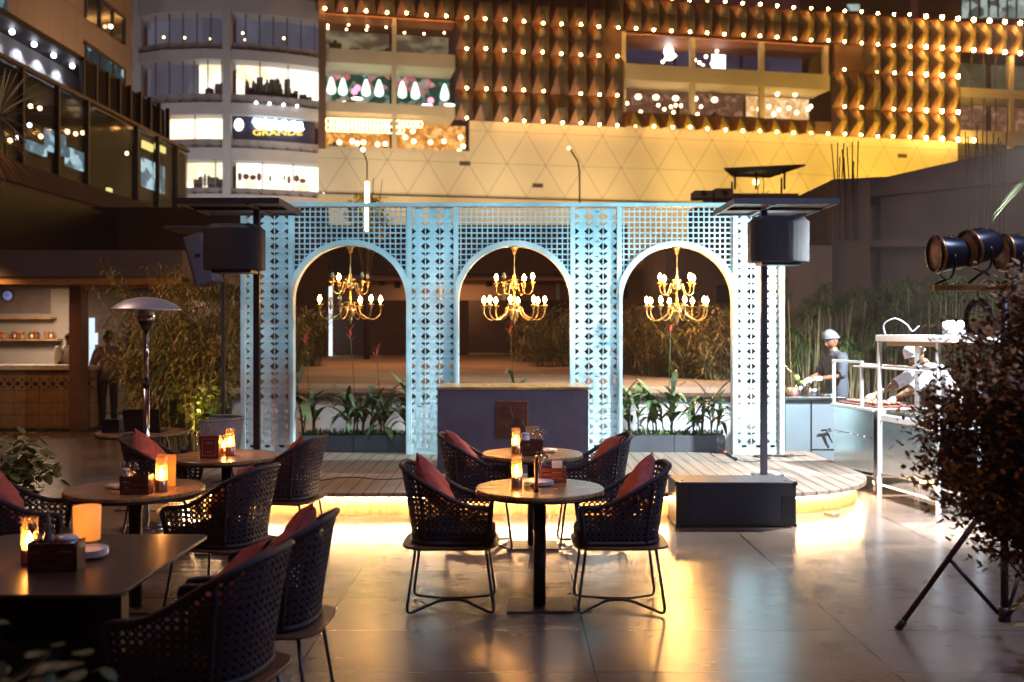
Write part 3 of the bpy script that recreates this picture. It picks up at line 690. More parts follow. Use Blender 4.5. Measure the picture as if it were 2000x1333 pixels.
# rectangular table
caddy(-1.875, 4.10, 4, 'large dark wooden caddy on the rectangular table', None, .19, .115)
white_jar(-1.835, 4.105, .762, .042, .118, 'white lidded dish in the caddy on the rectangular table')
b = thing('oil_bottle', 'slender glass oil bottle in the caddy on the rectangular table', 'bottle', (-1.915, 4.11, .762))
MB().lathe([(.001, 0), (.025, 0), (.027, .01), (.026, .10), (.012, .14), (.008, .19), (.010, .20), (.001, .20)], n=20).build('glass_body', M('smoky_glass', (.10, .10, .14), .08, 0, .1, 5, coat=.5), b)
MB().lathe([(.001, .201), (.006, .201), (.004, .235), (.001, .237)], n=10).build('spout', steel, b)
cutlery(-1.945, 4.10, .762, 'dark handled cutlery in the caddy on the rectangular table', 4, 11)
plates(-1.845, 4.33, 'stack of white saucers beside the glowing orange card', 4, .085)
glow_paper = M('orange_paper_glow', (.85, .40, .12), .6, 0, .06, 20, emit=(1, .30, .045), es=.85)  # candlelight behind a menu card, put in as the paper's own glow
l = thing('glowing_card', 'orange paper menu card with candle glow put into it, on the rectangular table', 'lamp', (-1.955, 4.58, .7505))  # a menu card built as a lamp to carry the added glow
MB().lathe([(.057, .025), (.061, .178), (.059, .179), (.055, .026)], n=40).build('card_sleeve', glow_paper, l)
MB().lathe([(.001, 0), (.045, 0), (.045, .01), (.012, .014), (.010, .05), (.001, .05)], n=20).build('card_foot', iron, l)
MB().ball((0, 0, .075), .018, 10).build('bulb', glow('added_amber_glow', (1, .5, .15), 22), l)  # emitter added inside to make the paper glow
# laptop table
black = M('black_plastic', (.012, .012, .014), .4, 0, .1, 10)
l = thing('laptop', 'open black laptop on the farthest left round table', 'laptop', (-3.55, 9.66, .7505), R(184))
MB().b2(-.17, .17, -.12, .12, 0, .016).build('keyboard_base', black, l, bevel=.003)
MB().box((0, .15, .125), (.34, .010, .225), rot=Matrix.Rotation(R(-14), 3, 'X')).build('screen_lid', black, l, bevel=.003)
o = MB().b2(-.085, .085, -.06, .06, 0, .13).build('speaker_cube', black, None, loc=(-3.86, 9.62, .7505), bevel=.008); tag(o, 'small black box speaker left of the laptop', 'speaker')
o = MB().tube(smooth_path([(-3.5, 9.5, .755), (-3.4, 9.42, .76), (-3.32, 9.40, .757), (-3.24, 9.36, .72), (-3.2, 9.34, .55), (-3.17, 9.33, .40)], 6), .005, 6).build('charging_cable', M('pale_cable', (.45, .42, .4), .5)); tag(o, 'pale cable hanging off the laptop table', 'cable')
gw = M('grey_woven_plastic', (.30, .30, .33), .6, 0, .1, 20)
t = thing('mesh_chair', 'light grey mesh tub chair right of the laptop table', 'chair', (-3.02, 9.98, 0), R(188))
m = MB(); p = .024
for i in range(44):
    for j in range(16):
        a0 = R(-100+200*i/44); a1 = R(-100+200*(i+1)/44); z0, z1 = .44+j*.026, .44+(j+1)*.026
        def P(u, v):
            a = a0+(a1-a0)*u; z = z0+(z1-z0)*v; rr_ = .27+.05*(z-.44)/.4; return (-rr_*math.cos(a), rr_*math.sin(a)*1.02, z)
        o_ = [P(0, 0), P(1, 0), P(1, 1), P(0, 1)]; i_ = [P(.28, .28), P(.72, .28), P(.72, .72), P(.28, .72)]
        m.add(o_+i_, [(k, (k+1) % 4, 4+(k+1) % 4, 4+k) for k in range(4)])
m.build('mesh_back', gw, t, weld=True, solid=.006)
m = MB(); m.lathe([(.001, .42), (.26, .42), (.275, .43), (.275, .445), (.26, .455), (.001, .455)], n=32); m.build('seat', gw, t)
m = MB(); m.tube([(-.32*math.cos(R(a)), .326*math.sin(R(a)), .858) for a in range(-100, 101, 5)], .012, 7); m.build('top_rail', gw, t)
for sx in (-1, 1):
    for sy in (-1, 1): MB().cyl((sx*.17, sy*.17, .42), (sx*.22, sy*.22, 0), .012, .009, 8).build('leg', tubem, t)
# ================================================================== PATIO HEATER
h = thing('patio_heater', 'tall chrome mushroom patio heater with a domed reflector', 'patio heater', (-3.21, 8.74, 0))
MB().lathe([(.001, 0), (.21, 0), (.215, .012), (.205, .03), (.10, .05), (.03, .065), (.001, .065)], n=40).build('base', chrome, h)
MB().cyl((0, 0, .066), (0, 0, 1.24), .027, None, 24).build('lower_pole', chrome, h)
MB().lathe([(.001, 1.241), (.032, 1.241), (.032, 1.29), (.001, 1.29)], n=24).build('collar', black, h)
MB().cyl((0, 0, 1.291), (0, 0, 1.735), .022, None, 24).build('upper_pole', chrome, h)
MB().lathe([(.001, 1.736), (.030, 1.736), (.060, 1.80), (.068, 1.82), (.001, 1.82)], n=28).build('burner_cup', iron, h)
MB().lathe([(.068, 1.821), (.075, 1.84), (.075, 1.90), (.060, 1.915), (.001, 1.915)], n=28).build('burner_screen', chrome, h)
MB().lathe([(.30, 1.915), (.293, 1.925), (.245, 1.965), (.17, 2.005), (.08, 2.026), (.001, 2.032), (.001, 2.026), (.08, 2.02), (.17, 1.998), (.245, 1.957), (.29, 1.917)], n=56).build('reflector', M('satin_reflector', (.62, .70, .80), .4, .45, .05, 4), h)
for k in range(4):
    a = k*math.pi/2+.5; MB().tube([(.07*math.cos(a), .07*math.sin(a), 1.84), (.20*math.cos(a), .20*math.sin(a), 1.985)], .004, 6).build('bracket', chrome, h)
# ================================================================== CANOPY POLES AND LOUDSPEAKERS
polem = M('black_steel_pole', (.03, .025, .035), .45, .3, .15, 6)
panelm = M('canopy_panel', (.10, .05, .035), .5, 0, .2, 4)
def canopy_pole(x, y, px0, px1, label):
    t = thing('canopy_pole', label, 'pole', (x, y, SZ), 0, 'tall poles with flat canopies')
    zt = 3.04-SZ; MB().b2(-.032, .032, -.032, .032, .012, zt-.05).build('pole', polem, t, bevel=.004)
    MB().b2(-.11, .11, -.11, .11, 0, .012).build('foot_plate', polem, t)
    m = MB(); a, b = px0-x, px1-x
    m.b2(a+.03, b-.03, -.37, .57, zt-.012, zt); m.build('canopy_sheet', panelm, t)
    m = MB()
    m.b2(a, b, -.43, -.40, zt-.035, zt+.025); m.b2(a, b, .60, .63, zt-.035, zt+.025); m.b2(a, a+.03, -.399, .599, zt-.035, zt+.025); m.b2(b-.03, b, -.399, .599, zt-.035, zt+.025)
    m.build('canopy_frame', polem, t, bevel=.003)
    m = MB(); m.b2(-.02, .02, -.399, .599, zt-.045, zt-.013); m.b2(a+.03, b-.03, .04, .08, zt-.0449, zt-.0131); m.build('canopy_brace', polem, t)
canopy_pole(-2.66, 10.38, -3.36, -2.33, 'black canopy pole in front of the left pillar of the screen')
canopy_pole(2.63, 10.40, 2.23, 3.28, 'black canopy pole in front of the bright right pillar of the screen')
grille = M('speaker_grille', (.013, .013, .022), .6, .2, .3, 60, .6, bscale=220)
def pole_speaker(x, y, z, label, rz=0):
    t = thing('loudspeaker', label, 'loudspeaker', (x, y, z), R(rz), 'black loudspeakers on the canopy poles')
    front = [(.30*math.sin(R(a)), -.02-.15*math.cos(R(a))) for a in range(-90, 91, 10)]
    m = MB(); m.prism(front+[(.30, .10), (.22, .22), (-.22, .22), (-.30, .10)], .02, .44); m.build('cabinet', grille, t, bevel=.008)
    f2 = [(.285*math.sin(R(a)), -.02-.135*math.cos(R(a))) for a in range(-90, 91, 10)]
    m = MB(); n = len(f2)+4; lo = f2+[(.285, .10), (.21, .21), (-.21, .21), (-.285, .10)]; hi = [(a*.86, b*.8) for a, b in lo]
    m.add([(a, b, .441) for a, b in lo]+[(a, b, .485) for a, b in hi], [tuple(range(n-1, -1, -1)), tuple(range(n, 2*n))]+[(i, (i+1) % n, n+(i+1) % n, n+i) for i in range(n)]); m.build('top_cap', M('dark_plastic_cap', (.035, .035, .05), .5), t)
    m = MB(); m.b2(-.2, .2, -.1, .18, -.01, .018); m.build('bottom_cap', black, t)
    m = MB(); m.b2(-.03, .12, .20, .26, .15, .25); m.build('mount', iron, t)
pole_speaker(-2.83, 10.12, 2.33, 'black loudspeaker on the left canopy pole')
pole_speaker(2.72, 10.14, 2.41, 'black loudspeaker on the right canopy pole')
# tilted speaker far left on its own thin pole
t = thing('loudspeaker', 'tilted grey sided loudspeaker hung under a small canopy behind the bamboo', 'loudspeaker', px2w(400, 508, 12.2)); t.rotation_euler = (0, R(-17), R(-8))
MB().b2(-.12, .10, -.16, .16, -.31, .31).build('cabinet', M('grey_speaker_case', (.045, .04, .07), .6, 0, .1, 5), t, bevel=.01)
MB().b2(-.145, -.121, -.14, .14, -.29, .29).build('grille', grille, t, bevel=.004); MB().lathe([(.001, 0), (.03, 0), (.03, .01), (.001, .01)], n=16).build('handle', black, t).location = (0, -.17, .05)
t = thing('canopy_pole', 'thin dark pole with a small flat canopy behind the bamboo', 'pole', (px2w(436, 0, 12.6).x, 12.6, 0))
MB().b2(-.02, .02, -.02, .02, 0, 2.99).build('pole', polem, t); MB().b2(-.66, -.02, -.3, .3, 2.995, 3.03).build('canopy_sheet', polem, t, bevel=.004); MB().b2(-.44, .0, -.015, .015, 2.72, 2.76).build('bracket', polem, t)
# ================================================================== FLOOR SPEAKER AND CABLES
t = thing('subwoofer', 'long black subwoofer cabinet lying on the floor in front of the stage', 'subwoofer', ((1427-1000)/F*8.98, 8.98, 0))
cab = M('black_cabinet_paint', (.020, .016, .020), .45, 0, .15, 20, .2)
MB().b2(-.53, .53, -.22, .22, .012, .40).build('cabinet', cab, t, bevel=.008)
MB().b2(-.51, -.42, -.224, -.221, .04, .28).build('port', black, t); MB().b2(.40, .51, -.224, -.221, .04, .28).build('port', black, t)
MB().b2(-.41, .39, -.226, -.221, .03, .38).build('grille', grille, t, bevel=.001)
m_ = [(a, b, c) for a in (-.522, .522) for b in (-.212, .212) for c in (.022, .390)]
for a, b, c in m_: MB().box((a, b, c), (.034, .034, .034)).build('corner_cap', black, t, bevel=.006)
MB().b2(.530, .536, -.07, .07, .20, .26).build('side_handle', iron, t, bevel=.003)
for sx in (-.46, .46):
    for sy in (-.15, .15): MB().cyl((sx, sy, 0), (sx, sy, .012), .025, None, 12).build('rubber_foot', black, t)
    MB().cyl((sx, -.12, .400), (sx, -.12, .404), .012, None, 10).build('rigging_point', iron, t)
cabm = M('black_cable', (.012, .012, .014), .5)
def cable(pts, label, r_=.006, mt=None):
    o = MB().tube(smooth_path(pts, 8), r_, 6).build('stage_cable', mt or cabm); return tag(o, label, 'cable')
cable([(2.42, 11.9, .23), (2.33, 11.7, .30), (2.38, 11.6, .36), (2.48, 11.5, .33), (2.60, 11.4, .25), (2.75, 11.45, .228), (2.95, 11.6, .228), (3.05, 11.9, .228), (3.2, 12.0, .228), (3.55, 12.0, .228)], 'black cable looping up beside the bright right pillar')
c_ = thing('cable_connector', 'black connector with a red ring lying on the stage by the right pillar', 'connector', (2.50, 11.42, .30)); c_.rotation_euler = (0, R(28), R(-20))
MB().cyl((-.06, 0, 0), (.09, 0, 0), .018, .022, 12).build('plug', black, c_); MB().cyl((-.085, 0, 0), (-.061, 0, 0), .019, None, 12).build('ring', M('red_ring', (.6, .06, .03), .4), c_)
cable([(3.05, 11.75, .229), (2.9, 11.95, .229), (3.05, 12.05, .229), (3.3, 11.9, .229), (3.4, 12.05, .229), (3.1, 12.02, .232)], 'tangled black cable at the foot of the right pillar', .009)
cable([(-3.0, 9.9, .226), (-2.6, 10.2, .226), (-2.1, 9.9, .226), (-1.7, 10.25, .226), (-1.3, 10.1, .226), (-.9, 10.3, .226)], 'thin black cable trailing across the left of the stage', .005)
# ================================================================== SHOPPING CENTRE
def dm(px): return 90/(1-(px-910)*.000105)
PA = Vector(((615-1000)/F*dm(615), dm(615))); PBm = Vector(((2000-1000)/F*dm(2000), dm(2000)))
al = math.atan2(PBm.y-PA.y, PBm.x-PA.x); Ex, Ey = math.cos(al), math.sin(al)
def fu(px):
    # where the sight line meets the facade line, measured along the facade
    rx, ry = (px-1000)/F, 1.0; det = rx*(-Ey)+ry*Ex
    t_ = (PA.x*(-Ey)+PA.y*Ex)/det; return (rx*t_-PA.x)*Ex+(ry*t_-PA.y)*Ey
mall = thing('shopping_centre', 'long shopping centre with rows of warm bulbs over folded copper panels and cream wall', 'building', (PA.x, PA.y, 0), al)
U = fu
wallm = M('mall_wall', (.42, .38, .29), .75, 0, .08, .25, .05); nt, xyz = sepxyz(wallm)
zrel = math_node(nt, 'SUBTRACT', xyz[2], 14.0)
sk = math_node(nt, 'MULTIPLY', zrel, .62)
msk = math_node(nt, 'MAXIMUM', line_mask(nt, math_node(nt, 'ADD', xyz[0], sk), 3.62, .9, .07), line_mask(nt, math_node(nt, 'SUBTRACT', xyz[0], sk), 3.62, .9, .07))
msk = math_node(nt, 'MAXIMUM', msk, line_mask(nt, zrel, 2.92, .0, .05)); darken(wallm, msk, .45)
slabm = M('mall_slab', (.40, .36, .28), .8, 0, .08, .5, .05)
darkin = M('dark_interior', (.035, .028, .03), .8, 0, .3, 1)
# lower cream wall
m = MB(); ul, ur = U(622), U(1870); um = U(918)
m.b2(ul, um, .0, .6, 13.95, 17.7); m.b2(um+.001, ur, .0, .6, 13.95, 20.9)
m.build('cream_wall', wallm, mall)
m = MB(); m.b2(ul, ur, 1.2, 2.0, 0, 13.9); m.build('plinth', M('plinth_wall', (.42, .36, .25), .8, 0, .1, .3), mall)
m = MB()
for (px, py) in ((908, 320), (1050, 363), (1762, 305)): u = U(px); z = HC+(HY-py)/F*dm(px); m.b2(u-.5, u+.5, -.06, -.001, z-.18, z+.18)
m.build('wall_grille', darkin, mall)
# building mass behind
m = MB(); m.b2(U(625), U(890), 5.2, 6, 14, 33.5); m.b2(U(1215), U(2100), 6.2, 7, 14, 31)
m.build('core_wall', M('core_wall', (.10, .075, .06), .85, 0, .2, .5), mall)
# folded panels
pitch = (U(1200)-U(945))/7; ub0 = U(945)
cop = M('copper_folded_panel', (.090, .030, .008), .5, .15, .22, .8, .1); cop2 = M('copper_folded_panel_shaded', (.013, .005, .003), .6, .0, .22, .8, .1)  # facet shading put into the copper as a bright and a dark tone
perf = M('perforated_panel', (.018, .014, .014), .6, .1, .3, 3, .3); perfy = M('perforated_panel_lit', (.24, .17, .022), .6, .0, .25, 3, .3)  # yellow flood light on the right panels put into the second colour
ZR = [20.72, 23.45, 27.0, 29.72, 32.75]
def panels(name, k0, k1, z0, z1, mi=2, half=False):
    m = MB()
    for k in range(k0, k1):
        c = ub0+k*pitch; w2 = pitch/2; zm = (z0+z1)/2; ye = -.10
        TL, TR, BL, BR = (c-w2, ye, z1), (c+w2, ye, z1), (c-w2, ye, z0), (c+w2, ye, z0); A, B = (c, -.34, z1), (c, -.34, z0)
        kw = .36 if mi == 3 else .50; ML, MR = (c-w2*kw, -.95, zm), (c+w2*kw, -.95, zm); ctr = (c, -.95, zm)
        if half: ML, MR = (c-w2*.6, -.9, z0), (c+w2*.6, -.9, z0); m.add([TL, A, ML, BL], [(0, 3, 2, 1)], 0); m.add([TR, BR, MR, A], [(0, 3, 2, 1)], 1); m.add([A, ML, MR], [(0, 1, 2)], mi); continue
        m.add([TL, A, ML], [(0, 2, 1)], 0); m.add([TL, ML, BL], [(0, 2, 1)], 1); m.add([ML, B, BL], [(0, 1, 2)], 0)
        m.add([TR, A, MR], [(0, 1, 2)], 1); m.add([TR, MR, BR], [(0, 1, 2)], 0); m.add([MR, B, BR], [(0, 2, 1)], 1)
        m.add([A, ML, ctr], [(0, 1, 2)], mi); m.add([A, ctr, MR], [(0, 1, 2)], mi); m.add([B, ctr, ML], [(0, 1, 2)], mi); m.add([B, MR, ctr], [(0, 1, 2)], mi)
    o = m.build(name, [cop, cop2, perf, perfy], mall); return o
kk = lambda px: int(round((U(px)-ub0)/pitch))
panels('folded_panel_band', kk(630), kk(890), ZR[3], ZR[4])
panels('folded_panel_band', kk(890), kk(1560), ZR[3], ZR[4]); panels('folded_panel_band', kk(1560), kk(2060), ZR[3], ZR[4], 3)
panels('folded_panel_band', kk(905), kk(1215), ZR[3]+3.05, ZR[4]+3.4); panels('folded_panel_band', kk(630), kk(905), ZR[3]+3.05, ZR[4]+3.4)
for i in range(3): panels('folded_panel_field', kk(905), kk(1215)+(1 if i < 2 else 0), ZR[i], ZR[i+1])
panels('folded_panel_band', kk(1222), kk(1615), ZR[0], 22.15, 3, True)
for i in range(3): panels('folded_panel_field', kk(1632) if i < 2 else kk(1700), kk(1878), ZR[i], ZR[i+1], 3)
m = MB(); m.b2(U(905), U(1222), .0, .5, ZR[0], ZR[3]+.2); m.b2(U(1630), U(1872), .0, .5, ZR[0]+.2, ZR[3]+.2); m.b2(U(625), U(1232), .0, .5, ZR[3]+.1, 36); m.b2(U(1232)+.001, U(2080), .0, .5, ZR[3]+.1, ZR[4]-.1)
m.b2(U(1222), U(1630), .0, .5, ZR[0]+.2, 22.1); m.b2(U(622), U(636), -.5, .5, 17.7, 34); m.build('panel_backing', M('backing_wall', (.10, .05, .03), .8), mall)
# slabs and columns
for a_ in ((637, 890, -.10, 5.2, 25.35, 26.55), (637, 890, -.10, 5.2, 21.0, 21.9), (637, 922, -.08, 5.2, 17.71, 17.95), (1222, 1620, -.10, 6.2, 25.2, 26.7), (1874, 2080, -.10, 6.2, 25.3, 26.2), (1874, 2080, -.10, 6.2, 20.6, 21.9)):
    MB().b2(U(a_[0]), U(a_[1]), *a_[2:]).build('floor_slab', slabm, mall)
for a_ in ((637, 890, .1, 5.2, 29.5, 29.7), (1222, 1620, .1, 6.2, 29.45, 29.6)): m = MB(); m.b2(U(a_[0]), U(a_[1]), *a_[2:]); m.build('deck_ceiling', M('brown_ceiling', (.30, .12, .05), .6, 0, .1, 1), mall)
for px, za, zb_ in ((770, 17.95, 29.5), (1218, 22.1, 29.6), (1353, 22.1, 29.5), (1488, 22.1, 29.5), (1613, 26.7, 29.5), (1975, 14, 29.7)):
    m = MB(); m.b2(U(px-4), U(px+4), -.12, .45, za, zb_); m.build('column', slabm, mall)
# lit interiors: each bay a real recess with a back wall, goods and lamps
def bay(px0, px1, z0, z1, mt, depth=3.2, yb=.5, floor_sil=0, silm=None, mull=0, seed=1, name='window'):
    u0, u1 = U(px0), U(px1); q = random.Random(seed)
    f = MB(); f.b2(u0, u1, yb+depth, yb+depth+.1, z0, z1); wo = f.build(name, mt, mall)
    if floor_sil:
        s_ = MB(); x = u0+.3
        while x < u1-.6:
            ww = q.uniform(.3, 1.1); hh_ = q.uniform(.25, .95)*floor_sil; yy = yb+q.uniform(.4, depth-.8)
            s_.b2(x, min(u1-.1, x+ww), yy, yy+.4, z0, z0+hh_)
            if q.random() < .5: s_.ball((x+ww/2, yy+.2, z0+hh_+.15), .17, 8)
            x += ww+q.uniform(.05, .9)
        s_.build('furniture', silm or darkin, wo)
    if mull:
        s_ = MB(); n = max(1, int((u1-u0)/mull))
        for k in range(n+1): x = u0+(u1-u0)*k/n; s_.b2(x-.04, x+.04, .12, .2, z0, z1)
        s_.b2(u0, u1, .13, .17, z0+.9, z0+.96); s_.build('window_frame', darkin, wo)
    return wo
r_deck = lit_room('deck_room', [(0, (.08, .045, .05)), (.45, (.16, .11, .07)), (.62, (.45, .36, .20)), (1, (.6, .5, .3))], .55, (.35, 1, .8), 1.1, mix=.12)
r_toy = lit_room('toy_shop', [(0, (.015, .04, .03)), (.5, (.03, .10, .07)), (.62, (.35, .42, .35)), (.72, (.7, .12, .15)), (.85, (.8, .7, .6)), (1, (1, 1, .9))], .8, (1, 1, 1), 1.3)
r_cafe = lit_room('cafe_room', [(0, (.25, .06, .01)), (.4, (.6, .2, .04)), (.6, (1, .5, .12)), (.8, (1, .75, .35)), (1, (1, .9, .6))], 1.15, (1, 1, 1), 2.2, mix=.28)
r_din = lit_room('dining_room', [(0, (.05, .02, .015)), (.5, (.16, .07, .04)), (.68, (.4, .2, .10)), (1, (.8, .5, .3))], .9, (1, 1, 1), 1.6, mix=.25)
r_din2 = lit_room('bright_dining_room', [(0, (.35, .15, .05)), (.45, (.8, .42, .15)), (.65, (1, .75, .4)), (1, (1, .9, .7))], 1.2, (1, 1, 1), 2.2, mix=.3)
r_sky = lit_room('open_deck_view', [(0, (.03, .025, .05)), (.6, (.06, .05, .10)), (1, (.12, .10, .16))], .6, (.3, 1, .6), .8)
r_off = lit_room('office_glass', [(0, (.02, .02, .02)), (.5, (.10, .10, .05)), (1, (.22, .22, .12))], .6, (.8, 1, .5), .9)
bay(637, 768, 26.55, 29.5, r_deck, 4.2, floor_sil=.9, seed=2); bay(776, 890, 26.55, 29.5, r_deck, 4.2, floor_sil=.9, seed=3)
bay(637, 768, 21.9, 25.35, r_toy, 3.4, floor_sil=.9, seed=4, silm=M('toy_goods', (.5, .3, .25), .6, 0, .6, 3)); bay(776, 890, 21.9, 25.35, r_toy, 3.4, floor_sil=.9, seed=5, silm=M('toy_goods', (.5, .3, .25), .6))
bay(637, 768, 17.95, 21.0, r_cafe, 3.4, floor_sil=.6, seed=6); bay(776, 922, 17.95, 21.0, r_cafe, 3.4, floor_sil=.6, seed=7)
bay(1224, 1350, 26.7, 29.45, r_sky, 4.2, floor_sil=.6, seed=8); bay(1357, 1485, 26.7, 29.45, r_sky, 4.2, floor_sil=.6, seed=9); bay(1492, 1612, 26.7, 29.45, r_sky, 4.2, floor_sil=.4, seed=10)
bay(1224, 1350, 22.1, 25.2, r_din, 3.4, floor_sil=.7, seed=11); bay(1357, 1485, 22.1, 25.2, r_din, 3.4, floor_sil=.7, seed=12); bay(1492, 1618, 22.1, 25.2, r_din2, 3.4, floor_sil=.7, seed=13)
bay(1876, 1970, 26.2, 29.7, r_off, 3, mull=1.3, seed=14); bay(1982, 2080, 26.2, 29.7, r_off, 3, mull=1.3, seed=15)
bay(1876, 1970, 21.9, 25.3, r_din, 3, mull=1.3, floor_sil=.5, seed=16); bay(1982, 2080, 21.9, 25.3, r_din, 3, mull=1.3, seed=17)
# lamps inside the bays
def zpy(px, py): return HC+(HY-py)/F*dm(px)
def orb(pts, rad, mt, name='pendant_lamp', y=1.5, sc=(1, 1, 1)):
    for (px, py) in pts: m = MB(); m.ball((U(px), y, zpy(px, py)), rad, 8, sc=sc); m.build(name, mt, mall)
warmorb = glow('warm_interior_lamp', (1, .62, .28), 14); greenorb = glow('green_white_lamp', (.70, 1, .78), 3.2); whiteorb = glow('cool_interior_lamp', (.85, .92, 1), 12); pinkorb = glow('pink_lamp', (1, .2, .3), 4)
orb([(641, 40), (641, 46), (682, 39), (678, 48), (720, 42), (718, 49), (757, 44), (793, 55), (832, 57), (872, 55)], .10, warmorb, 'ceiling_spot')
orb([(1, 1)][:0], .1, warmorb)
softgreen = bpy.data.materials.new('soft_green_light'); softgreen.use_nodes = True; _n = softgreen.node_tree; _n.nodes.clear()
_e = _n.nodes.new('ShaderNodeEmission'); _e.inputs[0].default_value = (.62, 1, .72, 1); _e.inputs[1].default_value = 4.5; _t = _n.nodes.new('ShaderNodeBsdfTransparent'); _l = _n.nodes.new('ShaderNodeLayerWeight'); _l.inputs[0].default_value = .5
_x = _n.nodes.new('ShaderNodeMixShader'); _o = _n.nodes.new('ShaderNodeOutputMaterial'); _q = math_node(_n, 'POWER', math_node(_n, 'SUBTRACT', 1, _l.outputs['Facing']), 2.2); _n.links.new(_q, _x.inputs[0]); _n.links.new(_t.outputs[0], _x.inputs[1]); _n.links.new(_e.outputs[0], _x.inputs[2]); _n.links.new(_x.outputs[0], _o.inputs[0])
for px, py in ((648, 158), (671, 160), (717, 162), (743, 163), (789, 166), (815, 168), (873, 171)):  # green glow in the bays drawn as soft edged emissive shapes
    m = MB(); u, z = U(px), zpy(px, py); m.lathe([(.001, .74), (.14, .66), (.33, .15), (.47, -.40), (.42, -.72), (.001, -.9)], (u, 1.6, z), 12); m.build('green_glow_blob', softgreen, mall)
orb([(700, 165), (694, 172), (845, 190)], .3, pinkorb, 'pink_display', 1.4)
orb([(700, 182), (680, 190), (738, 196), (840, 196), (885, 195)], .33, glow('lit_counter', (1, .9, .75), 4), 'lit_counter', 2.2, (1.7, .6, .45))
# festoon loops of the cafe
loop = glow('festoon_loop_light', (1, .66, .28), 9)
for row in range(2):
    m = MB()
    for k in range(26 if row == 0 else 21):
        px = 642+k*7.2
        if 766 < px < 776 or (row == 1 and px > 800): continue
        u, z = U(px), zpy(px, 234+row*13+(px-640)*.035); q = random.Random(k+50*row)
        m.tube([(u+.23*math.cos(a)*q.uniform(.8, 1.1), .75, z+.30*math.sin(a)) for a in [j*math.pi/5 for j in range(10)]], .032, 4, True)
    m.build('festoon_light', loop, mall)
orb([(664, 272), (690, 270), (700, 274), (712, 272), (740, 276), (755, 275), (795, 262), (810, 250), (812, 270), (845, 272), (872, 270), (905, 262), (910, 280), (902, 290)], .22, glow('cafe_lamp', (1, .74, .36), 8), 'cafe_lamp', 1.6)
orb([(1256, 183), (1291, 184), (1330, 186), (1368, 187), (1407, 189)], .34, glow('dome_pendant', (1, .72, .42), 5), 'pendant_lamp', 1.4, (1, 1, .8))
orb([(1238, 193), (1300, 197), (1312, 205), (1325, 200), (1335, 197), (1330, 211), (1385, 200), (1378, 215), (1265, 210), (1345, 198)], .16, warmorb, 'table_light', 2)
orb([(1504, 173), (1537, 175), (1572, 176), (1500, 205), (1520, 200), (1540, 206), (1560, 203), (1575, 212), (1598, 205), (1603, 200), (1530, 215)], .20, warmorb, 'ceiling_spot', 2)
m = MB()
for a, b, py in ((1222, 1345, 118), (1490, 1555, 134), (1560, 1610, 139)): m.b2(U(a), U(b), 3.2, 3.3, zpy(a, py)-.3, zpy(a, py)+.3)
m.build('lit_counter', lit_room('bar_counter', [(0, (.05, .04, .02)), (.42, (.15, .12, .05)), (.5, (1, .85, .5)), (1, (1, .95, .75))], 1.5, (1, 1, 1), 2.4), mall)
orb([(1328, 84), (1330, 92)], .5, whiteorb, 'video_screen', 3)
m = MB(); m.b2(U(1415), U(1442), 3, 3.1, zpy(1420, 122), zpy(1420, 90)); m.build('video_screen', glow('video_screen', (.85, .85, 1), 4), mall)
orb([(1372, 88), (1385, 110), (1398, 98), (1392, 116), (1370, 112), (1405, 125), (1410, 112), (1376, 105), (1420, 87), (1318, 102), (1312, 108), (1336, 96)], .17, glow('party_light', (1, .72, .45), 11), 'party_light', 2.4)
# rows of facade lamps
lm = bpy.data.meshes.new('facade_lamp'); bmx = bmesh.new(); bmesh.ops.create_icosphere(bmx, subdivisions=1, radius=.125); bmx.to_mesh(lm); bmx.free()
lampm = glow('facade_bulb', (1, .50, .12), 150); lm.materials.append(lampm); spots_ = []
def lrow(px0, px1, z, skip=(), off=0, y=-1.0):
    a, b = int(math.ceil((U(px0)-ub0)/pitch-.3)), int(math.floor((U(px1)-ub0)/pitch+.3))
    for k in range(a, b+1):
        if k in skip: continue
        spots_.append((ub0+(k+off)*pitch, y, z))
lrow(632, 2060, ZR[3]); lrow(1232, 2060, ZR[4]); lrow(905, 1215, ZR[2]); lrow(905, 1215, ZR[1], (4,)); lrow(908, 1880, ZR[0], (0,)); lrow(1640, 1870, ZR[2], (21,)); lrow(1632, 1868, ZR[1], (22,))
spots_.sort(key=lambda s_: s_[0]); extra = spots_[100:]
lm2 = lm.copy(); lm2.materials.clear(); lm2.materials.append(glow('dim_facade_bulb', (1, .50, .14), 14)); q = random.Random(31)
for s_ in spots_[:100]:
    s_ = (s_[0]+q.uniform(-.07, .07), s_[1]+q.uniform(-.05, .05), s_[2]+q.uniform(-.06, .06)); o = bpy.data.objects.new('facade_lamp', lm2 if q.random() < .07 else lm); C.objects.link(o); o.parent = mall; o.location = s_
if extra:
    m = MB()
    for s_ in extra: m.ball(s_, .2, 6)
    o = m.build('facade_lamps', lampm, mall); o['kind'] = 'stuff'
